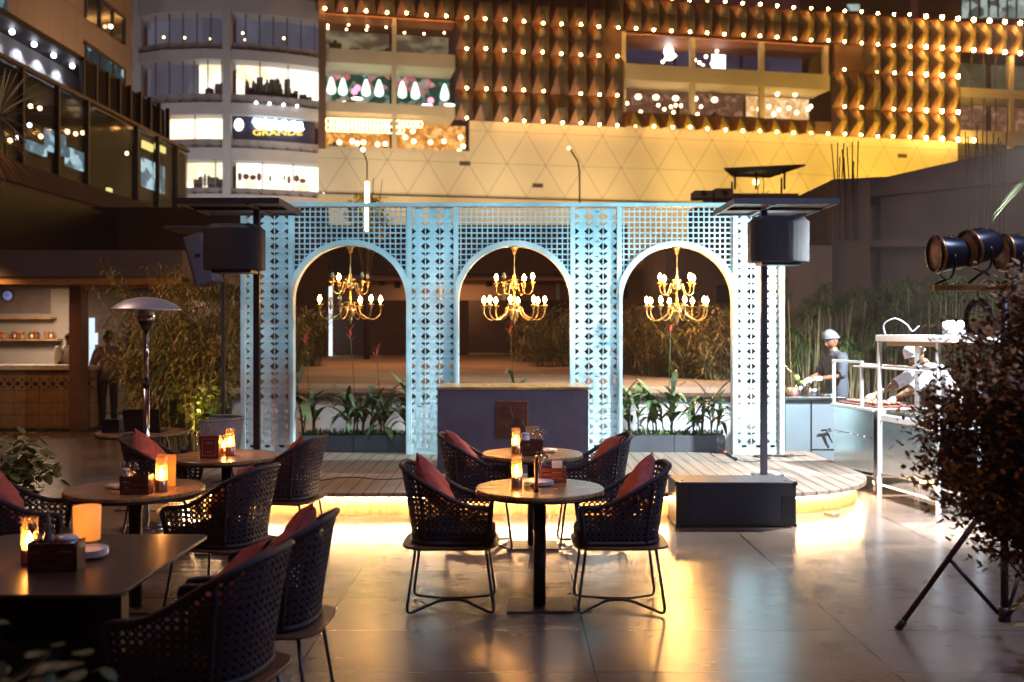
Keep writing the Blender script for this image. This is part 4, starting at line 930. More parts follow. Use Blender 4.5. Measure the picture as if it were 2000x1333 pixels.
# ================================================================== CURVED SHOPPING BLOCK (left)
def dc(px):
    P_ = ((215, 90.2), (258, 88.6), (320, 87.0), (400, 86.6), (480, 87.0), (550, 88.0), (600, 89.0), (628, 89.7))
    for (a, da), (b, db) in zip(P_, P_[1:]):
        if px <= b or b == 628: t_ = max(-.5, (px-a)/(b-a)); return da+(db-da)*t_
def cp(px, off=0): d = dc(px)+off; return ((px-1000)/F*dc(px)*(1+off/dc(px)*0), d)
cb = thing('curved_retail_block', 'grey curved shopping building with bands of bright shop windows on the left', 'building')
def cband(px0, px1, off0, off1, z0, z1, step=14):
    n = max(1, int((px1-px0)/step)); a = [px0+(px1-px0)*i/n for i in range(n+1)]
    poly = [cp(p_, off0) for p_ in a]+[cp(p_, off1) for p_ in a[::-1]]; m = MB(); m.prism(poly, z0, z1); return m
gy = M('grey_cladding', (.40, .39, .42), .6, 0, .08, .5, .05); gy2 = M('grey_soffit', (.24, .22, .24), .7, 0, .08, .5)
levels = [(14.2, 16.6), (18.45, 20.5), (22.4, 25.3), (26.9, 29.45)]; bands = [(12.9, 14.2), (16.6, 18.45), (20.5, 22.4), (25.3, 26.9), (29.45, 32.6)]
cband(215, 628, 1.0, 2.0, 0, 12.9).build('base_wall', M('olive_base_wall', (.22, .22, .17), .8, 0, .1, .4), cb)
for k, (z0, z1) in enumerate(bands):
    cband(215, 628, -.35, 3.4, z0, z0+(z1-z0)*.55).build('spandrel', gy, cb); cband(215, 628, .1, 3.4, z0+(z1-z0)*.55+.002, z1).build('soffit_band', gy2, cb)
    for px in range(226, 625, 26): x, y = cp(px, -.9); MB().b2(x-.06, x+.06, y, y+1.3, z0+(z1-z0)*.55, z0+(z1-z0)*.55+.12).build('shade_fin', MATS['brown_mullion'] if 'brown_mullion' in MATS else M('brown_mullion', (.07, .035, .025), .6), cb)
for px in (270, 445):
    x, y = cp(px, -.4); MB().b2(x-.35, x+.35, y, y+.7, 12.9, 32.6).build('column', gy, cb)
ctr_ = M('dark_blue_glazing', (.05, .055, .075), .15, 0, .2, .7, spec=.7)
blight = lit_room('bright_shop', [(0, (.42, .33, .22)), (.38, (.75, .62, .42)), (.52, (1, .90, .70)), (1, (1, .97, .88))], 2.0, (.7, 1, .8), .9, .35)
dimshop = lit_room('dim_blue_room', [(0, (.07, .07, .10)), (.6, (.13, .13, .18)), (1, (.20, .20, .26))], .62, (.6, 1, .25), .8)
peach = lit_room('peach_shop', [(0, (1, .55, .25)), (.4, (1, .85, .6)), (1, (1, .97, .85))], 2.4, (.25, 1, .3), .6)
M('brown_mullion', (.07, .035, .025), .6)
def cwin(px0, px1, lv, mt, off=1.6, mull=27, name='window'):
    z0, z1 = levels[lv]; o = cband(px0, px1, off, off+.1, z0, z1).build(name, mt, cb); px = px0
    while px <= px1+.1: x, y = cp(px, .1); MB().b2(x-.035, x+.035, y, y+.12, z0, z1).build('mullion', gy2 if lv < 2 else MATS['brown_mullion'], o); px += mull
    return o
cwin(276, 438, 3, dimshop); cwin(452, 616, 3, dimshop); cwin(222, 262, 3, dimshop)
cwin(276, 376, 2, dimshop); cwin(378, 438, 2, blight); w2 = cwin(452, 616, 2, blight, mull=55); cwin(222, 262, 2, dimshop)
cwin(320, 438, 1, peach, mull=60); cwin(222, 318, 1, dimshop)
cwin(300, 438, 0, blight, mull=60); w0 = cwin(452, 627, 0, blight, mull=60)
def sil(px0, px1, z0, hmax, hmin, n, seed, parent, mt, off=.9, wmin=.15, wmax=.6):
    q = random.Random(seed); m = MB()
    for k in range(n):
        px = q.uniform(px0, px1); x, y = cp(px, off+q.uniform(0, .5)); ww = q.uniform(wmin, wmax); h_ = q.uniform(hmin, hmax)
        m.ball((x, y, z0+h_/2), .5, 7, sc=(ww, .3, h_)) if q.random() < .5 else m.b2(x-ww/2, x+ww/2, y, y+.2, z0, z0+h_)
    m.build('shop_goods', mt, parent)
goods = M('dark_goods', (.10, .09, .085), .8, 0, .9, 1.1)
sil(474, 560, 22.4, 2.1, .6, 34, 1, w2, goods); sil(560, 600, 22.4, .9, .4, 8, 2, w2, goods); sil(398, 436, 22.4, 1.2, .6, 9, 5, w2, goods, wmin=.5, wmax=1.0)
for k, px in enumerate((463, 475, 489, 501, 523, 551, 560, 575, 587)): x, y = cp(px, .9); m = MB(); m.ball((x, y, 15.3+.1*math.sin(k*3)), .3, 7, sc=(.7+.4*math.sin(k), .4, 1.1+.3*math.cos(k*2))); m.build('hanging_clothes', M('shop_clothes', (.16, .07, .06), .8, 0, .7, 1.3), w0)
sil(368, 436, 14.2, 1.5, .8, 12, 8, w0, goods)
# sign panel with glowing lettering
so = cband(452, 613, .15, .3, 18.45, 20.5).build('sign_board', M('navy_sign_board', (.02, .02, .05), .35, 0, .2, 1), cb)
vs, fs = text_mesh('GRANDE', .70); x, y = cp(545, -.45); m = MB(); m.add([(x+a*1.55, y+b-.1, 18.88+c) for a, b, c in vs], fs); m.build('lettering', glow('yellow_letters', (1, .70, .10), 1.8), so)
m = MB(); q = random.Random(4); nk = 15
path = []
for k in range(nk*6):
    px = 500+92*k/(nk*6); x, y = cp(px, -.34); path.append((x, y, 19.83+.27*math.sin(k*1.05)+.07*math.sin(k*.37)))
m.tube(smooth_path(path, 2), .23, 6); m.build('script_lettering', glow('cool_neon', (.72, .90, 1), 9), so)
m = MB(); x, y = cp(467, -.05); m.ball((x, y, 19.7), .45, 12, sc=(.95, .25, 1.25)); m.build('round_logo', glow('soft_white_sign', (1, .98, .92), 3.2), so)
for px in (505, 531, 558, 584): x, y = cp(px, -.8); MB().ball((x, y, 21.55), .13, 8).build('soffit_lamp', whiteorb, cb)
for px, py in ((471, 62), (476, 75), (552, 72), (408, 73), (357, 71), (316, 70), (262, 56)):
    x, y = cp(px, .5); MB().ball((x, y, HC+(HY-py)/F*dc(px)), .10, 8).build('window_lamp', warmorb, cb)
# ================================================================== LEFT TOWER AND GLASS HALL
def lx(c, d): return -c+.0257*d
tanm = M('tan_stone_cladding', (.30, .20, .13), .8, 0, .10, .3, .05); nt, xyz = sepxyz(tanm)
darken(tanm, math_node(nt, 'MAXIMUM', line_mask(nt, xyz[1], 1.5, 0, .05), line_mask(nt, xyz[2], 3.05, .4, .06)), .6)
tw = thing('stone_tower', 'tan stone clad tower with ribbon windows at the upper left', 'building')
m = MB(); d1 = 59.6; m.prism([(lx(24.3, 34), 34), (lx(24.3, d1), d1), (lx(34, d1), d1), (lx(34, 34), 34)], 9.0, 40); m.build('wall', tanm, tw)
bl = lit_room('blue_office', [(0, (.01, .012, .016)), (.55, (.05, .09, .10)), (.68, (.35, .6, .65)), (1, (.6, .8, .85))], .7, (1, .8, .9), 1.0)
for (za, zb_, mt) in ((18.5, 20.0, M('dark_glass', (.02, .02, .03), .1)), (15.7, 17.0, bl)):
    f = MB(); f.prism([(lx(24.26, 53.4), 53.4), (lx(24.26, 58.4), 58.4), (lx(24.33, 58.4), 58.4), (lx(24.33, 53.4), 53.4)], za, zb_); wo = f.build('window', mt, tw)
    m = MB()
    for d in (53.4, 55.1, 56.8, 58.4): m.b2(lx(24.24, d)-.02, lx(24.2, d)+.04, d-.05, d+.05, za, zb_)
    m.b2(lx(24.2, 56)-.12, lx(24.2, 56)+.02, 53.2, 58.6, zb_+.001, zb_+.12); m.build('window_frame', darkin, wo)
f = MB(); f.b2(lx(24.26, 44.2)-.02, lx(24.2, 44.2)+.06, 40, 45.4, 16.2, 24); f.build('window', bl, tw)
for dd, zz in ((56.2, 18.9),): MB().ball((lx(24.1, dd), dd, zz), .12, 8).build('window_lamp', warmorb, tw)
gh = thing('glass_hall', 'low dark glazed hall with tall mullions below the stone tower', 'building')
refl = M('dark_reflective_glass', (.012, .010, .011), .35, 0, .1, 1, spec=.12)
gi = bpy.data.materials.new('hall_glass'); gi.use_nodes = True; b_ = gi.node_tree.nodes['Principled BSDF']; b_.inputs['Specular IOR Level'].default_value = .22; b_.inputs['Base Color'].default_value = (.03, .028, .025, 1); b_.inputs['Roughness'].default_value = .05; b_.inputs['Alpha'].default_value = .38
m = MB(); m.prism([(lx(16, 24), 24), (lx(16, 45.5), 45.5), (lx(16.06, 45.5), 45.5), (lx(16.06, 24), 24)], 6.9, 9.9); m.build('glazing', gi, gh)
m = MB(); m.prism([(lx(15.9, 22), 22), (lx(15.9, 45.6), 45.6), (lx(19, 45.6), 45.6), (lx(19, 22), 22)], 6.25, 6.89); m.build('fascia', M('fascia_dark', (.13, .085, .095), .7, 0, .1, 1), gh)
m = MB(); m.prism([(lx(15.92, 22), 22), (lx(15.92, 45.6), 45.6), (lx(16.1, 45.6), 45.6), (lx(16.1, 22), 22)], 9.88, 10.0); m.build('roof_edge', M('bronze_edge', (.22, .12, .07), .5, .3), gh)
m = MB(); m.prism([(lx(21, 22), 22), (lx(21, 45.6), 45.6), (lx(21.1, 45.6), 45.6), (lx(21.1, 22), 22)], 6.9, 9.9); m.prism([(lx(16.2, 22), 22), (lx(16.2, 45.6), 45.6), (lx(21, 45.6), 45.6), (lx(21, 22), 22)], 9.75, 9.87)
m.b2(lx(21, 45.6), lx(16.1, 45.6), 45.45, 45.6, 6.9, 9.75)
m.build('interior_wall', M('hall_interior', (.055, .045, .040), .8, 0, .3, .6), gh)
for px in (40, 110, 168, 265, 306, 343):
    d = 1944*16/(1050-px); m = MB(); m.b2(lx(16, d)-.04, lx(16, d)+.12, d-.06, d+.06, 6.9, 9.88); m.build('mullion', polem, gh)
cool = glow('cool_room_light', (.55, .80, .95), 3); yel = glow('yellow_sign_light', (1, .85, .28), 2.6)
def inhall(px0, px1, py0, py1, c, mt, name):
    d0, d1 = 1944*c/(1050-px0), 1944*c/(1050-px1); zc0 = HC+(HY-py0)/F*(d0+d1)/2; zc1 = HC+(HY-py1)/F*(d0+d1)/2
    m = MB(); m.prism([(lx(c, d0), d0), (lx(c, d1), d1), (lx(c+.1, d1), d1), (lx(c+.1, d0), d0)], min(zc0, zc1), max(zc0, zc1)); return m.build(name, mt, gh)
clutter = lit_room('hall_office', [(0, (.03, .05, .06)), (.5, (.12, .22, .28)), (.62, (.4, .65, .75)), (1, (.8, .95, 1))], 2.2, (1, 1.4, 1.4), 1.5)
inhall(92, 130, 258, 300, 17.5, clutter, 'lit_room'); inhall(132, 168, 294, 330, 17.5, clutter, 'lit_room'); inhall(55, 92, 280, 300, 17.5, clutter, 'lit_room'); inhall(280, 322, 318, 372, 16.45, clutter, 'lit_room')
inhall(212, 220, 368, 392, 17, yel, 'wall_light'); inhall(281, 300, 279, 293, 16.3, yel, 'wall_light'); inhall(306, 324, 282, 296, 16.3, yel, 'wall_light')
for px, py in ((24, 142), (78, 212), (112, 207), (137, 203), (172, 204), (225, 252), (232, 252), (60, 300-92), (80, 267), (162, 260), (148, 262), (132, 258), (248, 300), (58, 245), (35, 270), (20, 275)):
    d = 1944*17.3/(1050-px); MB().ball((lx(17.3, d), d, HC+(HY-py)/F*d), .085, 8).build('ceiling_lamp', warmorb if px not in (35, 58) else whiteorb, gh)
# wall washed by downlights above the hall
rw = M('pale_render', (.45, .44, .46), .8, 0, .1, .6)
m = MB(); m.prism([(lx(17.2, 20), 20), (lx(17.2, 38.6), 38.6), (lx(17.4, 38.6), 38.6), (lx(17.4, 20), 20)], 9.9, 11.3); m.build('terrace_wall', rw, gh)
m = MB(); m.prism([(lx(16.2, 20), 20), (lx(16.2, 39), 39), (lx(23, 39), 39), (lx(23, 20), 20)], 11.31, 11.5); m.build('terrace_soffit', M('terrace_soffit', (.06, .05, .06), .6), gh)
for px in (27, 70, 108, 144, -20):
    d = 1944*16.6/(1050-px); m = MB(); m.ball((lx(16.65, d), d, 11.2), .09, 8); m.build('downlight', whiteorb, gh)
    lamp('downlight_beam', 'SPOT', (lx(16.75, d), d, 11.22), (lx(17.2, d), d, 10.0), 75, (.82, .84, 1), .06, 100, .5)
# rooftop louvre fence
m = MB(); m.b2(lx(16.3, 42)-.02, lx(16.3, 42)+.02, 35.3, 43.6, 10.02, 11.35); mo = m.build('roof_screen', darkin, gh)
for k in range(9): m = MB(); d = 35.4+k*1.02; m.b2(lx(16.25, d)-.02, lx(16.2, d)+.1, d-.05, d+.05, 10.02, 11.45); m.build('roof_screen_post', polem, gh)
# ground storey under the hall: dark glass and hoarding
m = MB(); m.prism([(lx(16.0, 20), 20), (lx(16.0, 45.4), 45.4), (lx(16.5, 45.4), 45.4), (lx(16.5, 20), 20)], 4.9, 6.24); m.build('lower_wall', M('lower_wall_render', (.36, .24, .24), .8, 0, .1, .6), gh)
m = MB(); m.prism([(lx(16.2, 20), 20), (lx(16.2, 45.4), 45.4), (lx(16.5, 45.4), 45.4), (lx(16.5, 20), 20)], 0, 4.89); m.build('lower_glazing', refl, gh)
for d in (26, 29, 32.5, 36, 40): MB().b2(lx(16.1, d)-.06, lx(16.1, d)+.05, d-.06, d+.06, 0, 4.89).build('mullion', polem, gh)
m = MB(); d = 26.5; m.b2(-12.0, -11.9, 23, 31, 3.0, 5.2); m.build('terrace_glazing', refl, gh)
hd = M('dark_hoarding', (.028, .016, .018), .7, 0, .2, .6)
t = thing('site_hoarding', 'long dark hoarding wall behind the bamboo and the arched screen', 'wall')
m = MB(); d = 30; m.b2(px2w(150, 0, d).x, px2w(640, 0, d).x, d, d+.2, 0, HC+(HY-405)/F*d); m.build('panel', hd, t)
m = MB(); d = 36; m.b2(px2w(560, 0, d).x, px2w(1225, 0, d).x, d, d+.2, 2.9, HC+(HY-440)/F*d); m.build('panel', hd, t)
m = MB(); m.b2(px2w(150, 0, 30).x-.1, px2w(150, 0, 30).x+.1, 29.8, 29.99, 0, 5.5); m.build('post', polem, t)
# pavilion behind the terrace
pv = thing('rear_pavilion', 'low pavilion with a brown eave and lit plaster wall seen through the arches', 'building')
m = MB(); d = 33; xa, xb = px2w(560, 0, d).x, px2w(1170, 0, d).x
m.b2(xa, xb, d, d+3, HC+(HY-548)/F*d, HC+(HY-538)/F*d); m.build('eave', M('eave_brown', (.30, .13, .06), .6, 0, .1, 1), pv)
m = MB(); m.b2(xa, xb, d-.4, d+3, HC+(HY-537)/F*d, HC+(HY-478)/F*d); m.build('roof', M('pavilion_roof', (.045, .028, .026), .8), pv)
m = MB(); m.b2(xa, xb, d+2.8, d+3, .9, HC+(HY-549)/F*d); m.build('wall', M('lit_plaster', (.42, .25, .17), .8, 0, .1, .5), pv)
m = MB(); m.b2(px2w(655, 0, 32).x, px2w(915, 0, 32).x, 32.0, 32.2, .92, HC+(HY-587)/F*32); m.build('low_partition', M('partition_dark', (.035, .015, .010), .7), pv)
m = MB(); m.b2(px2w(900, 0, 35).x, px2w(1170, 0, 35).x, 34.9, 35.1, .92, HC+(HY-587)/F*35); m.build('low_partition', MATS['partition_dark'], pv)
m = MB(); m.b2(px2w(609, 0, 31).x, px2w(648, 0, 31).x, 31, 31.1, .95, HC+(HY-560)/F*31); m.build('lit_doorway', glow('lit_doorway', (.80, .92, 1), 1.7), pv)
for px, py in ((745, 558), (776, 563), (955, 560)): v = px2w(px, py, 33.6); MB().lathe([(.001, 0), (.11, 0), (.11, .22), (.001, .22)], v, 12).build('spot_fitting', polem, pv)
lamp('pavilion_light', 'AREA', ((xa+xb)/2, 34.6, 3.2), ((xa+xb)/2, 35.6, 2), 70, (1, .55, .25), 3)
for px in (700, 860, 985, 1090): v = px2w(px, 570, 35.2); MB().b2(v.x-.06, v.x+.06, 35.3, 35.4, .95, 3.4).build('wall_post', white, pv)
# tube street light and lit tree
t = thing('tube_street_light', 'tall street light with a glowing vertical yellow tube above the left arch', 'street light', (px2w(717, 0, 27).x, 27, 0))
z0, z1 = HC+(HY-452)/F*27, HC+(HY-356)/F*27
MB().cyl((0, 0, 0), (0, 0, z0), .06, .05, 10).build('pole', polem, t); MB().cyl((0, 0, z0+.01), (0, 0, z1), .058, None, 12).build('light_tube', glow('yellow_tube', (1, .76, .20), 22), t)
MB().tube([(0, 0, z1), (0, 0, z1+.55), (-.1, 0, z1+.82)], .02, 6).build('top_arm', polem, t); MB().ball((-.11, 0, z1+.88), .06, 8).build('top_lamp', warmorb, t)
t = thing('street_light', 'thin curved street light in front of the cream wall', 'street light', (px2w(1132, 0, 60).x, 60, 0))
h1 = HC+(HY-290)/F*60; MB().tube([(0, 0, 0), (0, 0, h1-1.5), (-.1, 0, h1-.8), (-.6, 0, h1)], .055, 6).build('pole', M('grey_pole', (.2, .17, .13), .6), t); MB().ball((-.65, 0, h1), .12, 8).build('lamp_head', glow('dim_street_head', (1, .85, .5), 3), t)
def tree(loc, h, r_, n, label, mt, seed=1, lf=.16):
    q = random.Random(seed); t = thing('street_tree', label, 'tree', loc); m = MB(); m.tube([(0, 0, 0), (.05, 0, h*.5), (0, 0, h*.75)], [.10, .08, .05], 7)
    for k in range(9): a = q.uniform(0, 6.28); m.tube([(0, 0, h*.45), (r_*.5*math.cos(a), r_*.5*math.sin(a), h*.7), (r_*.9*math.cos(a), r_*.9*math.sin(a), h*q.uniform(.75, .98))], [.04, .025, .008], 5)
    m.build('trunk', bark, t); m = MB(); cl = [(q.gauss(0, r_*.5), q.gauss(0, r_*.5), h*.78+q.gauss(0, r_*.42)) for _ in range(22)]
    for _ in range(n): c = q.choice(cl); m.blade((c[0]+q.gauss(0, r_*.16), c[1]+q.gauss(0, r_*.16), c[2]+q.gauss(0, r_*.16)), (q.uniform(-1, 1), q.uniform(-1, 1), q.uniform(-.4, .8)), lf, lf*.45, .5, 2)
    m.build('crown', mt, t)
tree((px2w(716, 0, 28.3).x, 28.3, 0), 6.4, .62, 1500, 'small yellow lit tree behind the glowing street light tube', M('yellow_lit_leaf', (.42, .36, .05), .5, 0, .4, 3), 4)
# ================================================================== BAR PAVILION (left)
bp_ = thing('bar_pavilion', 'open bar pavilion with tiled counter front, wooden column and shelves on the left', 'bar')
tilem = M('warm_patterned_tile', (.30, .17, .08), .5, 0, .25, 7, .1); nt, xyz = sepxyz(tilem)
darken(tilem, math_node(nt, 'MAXIMUM', line_mask(nt, xyz[0], .22, 0, .012), line_mask(nt, xyz[2], .22, .02, .012)), .4)
m = MB(); m.b2(-13, -7.45, 17.6, 18.2, 0, 1.04); m.build('bar_front', tilem, bp_)
m = MB(); m.b2(-13, -7.38, 17.5, 18.3, 1.045, 1.12); m.build('bar_top', M('pale_bar_top', (.55, .48, .42), .35), bp_)
m = MB(); q = .155
for k in range(36):
    x = -13+.08+k*q
    for (dx, dz) in ((0, 0),):
        m.box((x, 17.592, .80), (.075, .006, .075), rot=Matrix.Rotation(R(45), 3, 'Y')); m.box((x+q/2, 17.592, .865), (.035, .006, .035), rot=Matrix.Rotation(R(45), 3, 'Y')); m.box((x+q/2, 17.592, .735), (.035, .006, .035), rot=Matrix.Rotation(R(45), 3, 'Y'))
m.build('tile_border', darkin, bp_)
m = MB(); m.b2(-14, -5.4, 16.3, 22, 2.62, 3.05); m.build('roof_slab', M('roof_concrete', (.11, .085, .08), .8, 0, .15, 1), bp_)
m = MB(); m.b2(-14, -5.5, 16.4, 16.6, 2.50, 2.615); m.b2(-14, -5.5, 17.9, 18.1, 2.50, 2.615); m.build('roof_beam', M('beam_wood', (.38, .17, .05), .5, 0, .2, 5, stretch=(1, 8, 8)), bp_)
m = MB(); m.b2(px2w(140, 0, 17.2).x, px2w(163, 0, 17.2).x, 17.1, 17.4, 0, 2.5); m.build('column', M('column_wood', (.16, .06, .03), .5, 0, .25, 5, stretch=(8, 8, 1)), bp_)
m = MB(); m.b2(-14, -8.95, 21.0, 21.2, 0, 2.61); m.build('back_wall', M('bar_wall', (.42, .36, .32), .7, 0, .12, 1.2), bp_)
for zz, x1 in ((HC+(HY-622)/F*20.9, px2w(108, 0, 20.9).x), (HC+(HY-664)/F*20.9, px2w(120, 0, 20.9).x)): MB().b2(-13, x1, 20.7, 20.99, zz-.02, zz+.02).build('shelf', wood, bp_)
m = MB(); m.b2(-13, px2w(95, 0, 20.9).x, 20.97, 20.995, HC+(HY-612)/F*20.9, HC+(HY-565)/F*20.9); m.build('wall_panel', M('wall_panel', (.20, .15, .14), .6), bp_)
m = MB(); d = 17.5
for px in (28, 83, 203): v = px2w(px, 562, 18.6); m = MB(); m.lathe([(.001, 0), (.055, 0), (.055, .14), (.001, .14)], (v.x, v.y, v.z-.03), 14); m.build('spot_fitting', polem, bp_)
m = MB(); m.b2(px2w(172, 0, 20.9).x, px2w(182, 0, 20.9).x, 20.95, 20.99, .9, 2.0); v = px2w(186, 662, 20.5); m.b2(v.x-.05, v.x+.05, 20.5, 20.52, v.z-.12, v.z+.12); m.build('lit_notice', glow('lit_notice', (.7, .85, 1), 1.2), bp_)
o = thing('wall_clock', 'round pale wall clock above the bar shelves', 'clock', px2w(15, 578, 20.9)); MB().cyl((0, 0, 0), (0, .05, 0), .12, None, 24).build('rim', iron, o); MB().cyl((0, -.012, 0), (0, -.001, 0), .10, None, 24).build('face', M('blue_clock_face', (.35, .40, .75), .4, emit=(.3, .4, 1), es=.25), o)
m = MB(); m.b2(-.004, .004, -.018, -.014, 0, .07); m.b2(0, .05, -.018, -.014, -.004, .004); m.build('hands', black, o)
for k, px in enumerate((2, 8, 29, 35, 43, 62, 71, 92, 100)):
    v = px2w(px, 664, 20.85); o = thing('storage_jar', ['brown', 'amber', 'reddish'][k % 3]+' storage jar, '+['leftmost', 'second', 'third', 'fourth', 'fifth', 'sixth', 'seventh', 'eighth', 'last'][k]+' from the left on the bar shelf', 'jar', (v.x, v.y, v.z+.021), 0, 'jars on the bar shelf')
    MB().lathe([(.001, 0), (.055, 0), (.058, .01), (.058, .13), (.001, .13)], n=16).build('body', [redwood, M('amber_jar', (.35, .16, .05), .3), copper][k % 3], o); MB().lathe([(.001, .131), (.05, .131), (.05, .155), (.001, .16)], n=16).build('lid', wood, o)
t = thing('side_wall', 'dark screen wall beside the bar pavilion behind the standing waiter', 'wall'); MB().b2(-8.94, -4.6, 21.0, 21.2, 0, 2.6).build('panel', M('side_wall_dark', (.06, .035, .03), .7), t)
# ================================================================== UNFINISHED CONCRETE BUILDING (right)
conc = M('raw_concrete', (.075, .058, .06), .85, 0, .3, .7, .2); conc2 = M('raw_concrete_pale', (.12, .10, .105), .85, 0, .25, .8, .2)
rb = thing('unfinished_building', 'dark unfinished concrete building with bare reinforcing bars on the right', 'building')
def blk(px0, px1, d, py_top, depth, mt=conc, name='concrete_frame', z0=0): a, b = px2w(px0, 0, d).x, px2w(px1, 0, d).x; m = MB(); m.b2(a, b, d, d+depth, z0, HC+(HY-py_top)/F*d); return m.build(name, mt, rb)
blk(1300, 1440, 24, 472, 4, conc2, 'rear_wall'); blk(1395, 1560, 27, 378, 4, conc2, 'stair_block'); blk(1532, 1690, 21, 400, 5, conc); blk(1690, 1780, 20.4, 400, 4, conc)
m = MB(); a, b = px2w(1625, 0, 20).x, px2w(2080, 0, 20).x
vsz = [(a, 19.9, HC+(HY-352)/F*20), (px2w(1730, 0, 20).x, 19.9, HC+(HY-347)/F*20), (px2w(1990, 0, 20).x, 19.9, HC+(HY-288)/F*20), (b, 19.9, HC+(HY-282)/F*20), (b, 19.9, HC+(HY-348)/F*20), (a, 19.9, HC+(HY-392)/F*20)]
m.add(vsz+[(x, 23, z) for x, y, z in vsz], [tuple(range(6)), tuple(range(11, 5, -1))]+[(i, 6+i, 6+(i+1) % 6, (i+1) % 6) for i in range(6)]); m.build('roof_slab', conc, rb)
blk(1780, 2080, 21.5, 360, 3, conc); blk(1600, 2080, 19.6, 468, 1.0, conc, 'floor_beam', HC+(HY-482)/F*19.6)
blk(1540, 1625, 19.0, 480, .4, conc2, 'infill_wall'); blk(1625, 1700, 19.3, 352, .3, conc, 'infill_wall'); blk(1720, 2080, 20.2, 356, .3, conc, 'infill_wall')
q = random.Random(9)
for grp in ((1630, 1678, 275, 470), (1888, 1962, 240, 470), (1480, 1500, 330, 380)):
    n = 11 if grp[0] != 1480 else 3
    for k in range(n):
        px = grp[0]+(grp[1]-grp[0])*k/(n-1)+q.uniform(-2, 2); d = 19.2+q.uniform(-.2, .2) if grp[0] != 1480 else 26
        z0_, z1_ = HC+(HY-grp[3])/F*d, HC+(HY-grp[2]-q.uniform(0, 45))/F*d; x = px2w(px, 0, d).x
        MB().tube([(x, d, z0_), (x+q.uniform(-.03, .03), d, (z0_+z1_)/2), (x+q.uniform(-.06, .06), d, z1_)], .012, 5).build('reinforcing_bar', darkin, rb)
v = px2w(1412, 575, 23.9); m = MB(); m.b2(v.x-.15, v.x+.15, 23.85, 23.99, v.z-.22, v.z+.22); m.build('window', darkin, rb)
t = thing('rooftop_shelter', 'small flat roofed shelter on thin posts above the right arch', 'shelter', (px2w(1475, 0, 28).x, 28, HC+(HY-378)/F*28))
sc_ = 28/F; MB().add([(-76*sc_, -1.0, 35*sc_), (78*sc_, -1.0, 42*sc_), (58*sc_, 1.6, 47*sc_), (-20*sc_, 1.6, 49*sc_), (-76*sc_, -1.0, 35*sc_+.05), (78*sc_, -1.0, 42*sc_+.05), (58*sc_, 1.6, 47*sc_+.05), (-20*sc_, 1.6, 49*sc_+.05)], [(3, 2, 1, 0), (4, 5, 6, 7), (0, 1, 5, 4), (1, 2, 6, 5), (2, 3, 7, 6), (3, 0, 4, 7)]).build('roof', conc2, t)
for x, y in ((-52, -.8), (-12, -.8), (42, -.8), (70, 1.0), (-30, 1.0)): MB().cyl((x*sc_, y, 0), (x*sc_, y, (35+x*.08)*sc_), .03, None, 6).build('post', polem, t)
MB().ball((8*sc_, .4, 26*sc_), .10, 8).build('lamp', glow('shelter_lamp', (1, .80, .35), 6), t)
for k, px in enumerate((1370, 1410)):
    t = thing('air_cooler', ['left', 'right'][k]+' one of two grey rooftop cooling units beside the shelter', 'cooling unit', (px2w(px, 0, 26.5).x, 26.5, HC+(HY-390)/F*26.5)); MB().b2(-.24, .24, -.3, .3, .0, .2+.06*k).build('casing', conc2, t, bevel=.02); MB().cyl((0, -.301, .12), (0, -.33, .12), .08, None, 16).build('fan_guard', iron, t)
# distant lit towers top right
t = thing('distant_tower', 'dark distant tower with a bluish lit glass top at the upper right corner', 'building', (px2w(1960, 0, 190).x, 190, 0))
k_ = 190/F; MB().b2(-110*k_, 90*k_, 0, 14, 0, 72).build('wall', M('night_tower_wall', (.02, .015, .02), .8), t)
twl = lit_room('tower_offices', [(0, (.02, .03, .03)), (.45, (.12, .18, .18)), (.6, (.4, .55, .5)), (1, (.85, .95, .85))], .8, (1, 1, 1), .5)
o = MB().b2(-85*k_, 60*k_, -.5, -.01, HC+(HY-36)*k_, HC+(HY+20)*k_).build('window', twl, t)
o = MB().b2(-30*k_, 60*k_, -1.2, -.6, HC+(HY-30)*k_, HC+(HY+25)*k_).build('window', twl, t)
m = MB()
for k in range(9): x = -90*k_+k*18*k_; m.b2(x-.15, x+.15, -1.5, -1.3, HC+(HY-38)*k_, HC+(HY+20)*k_)
m.build('window_frame', darkin, t)
t = thing('distant_tower', 'narrow dark distant tower with one small lit window, above the bulb rows', 'building', (px2w(1668, 0, 170).x, 170, 0)); k_ = 170/F
MB().b2(-60*k_, 110*k_, 0, 14, 0, 66).build('wall', MATS['night_tower_wall'], t); MB().b2(-14*k_, 10*k_, -.3, -.01, HC+(HY-22)*k_, HC+(HY-10)*k_).build('window', twl, t)
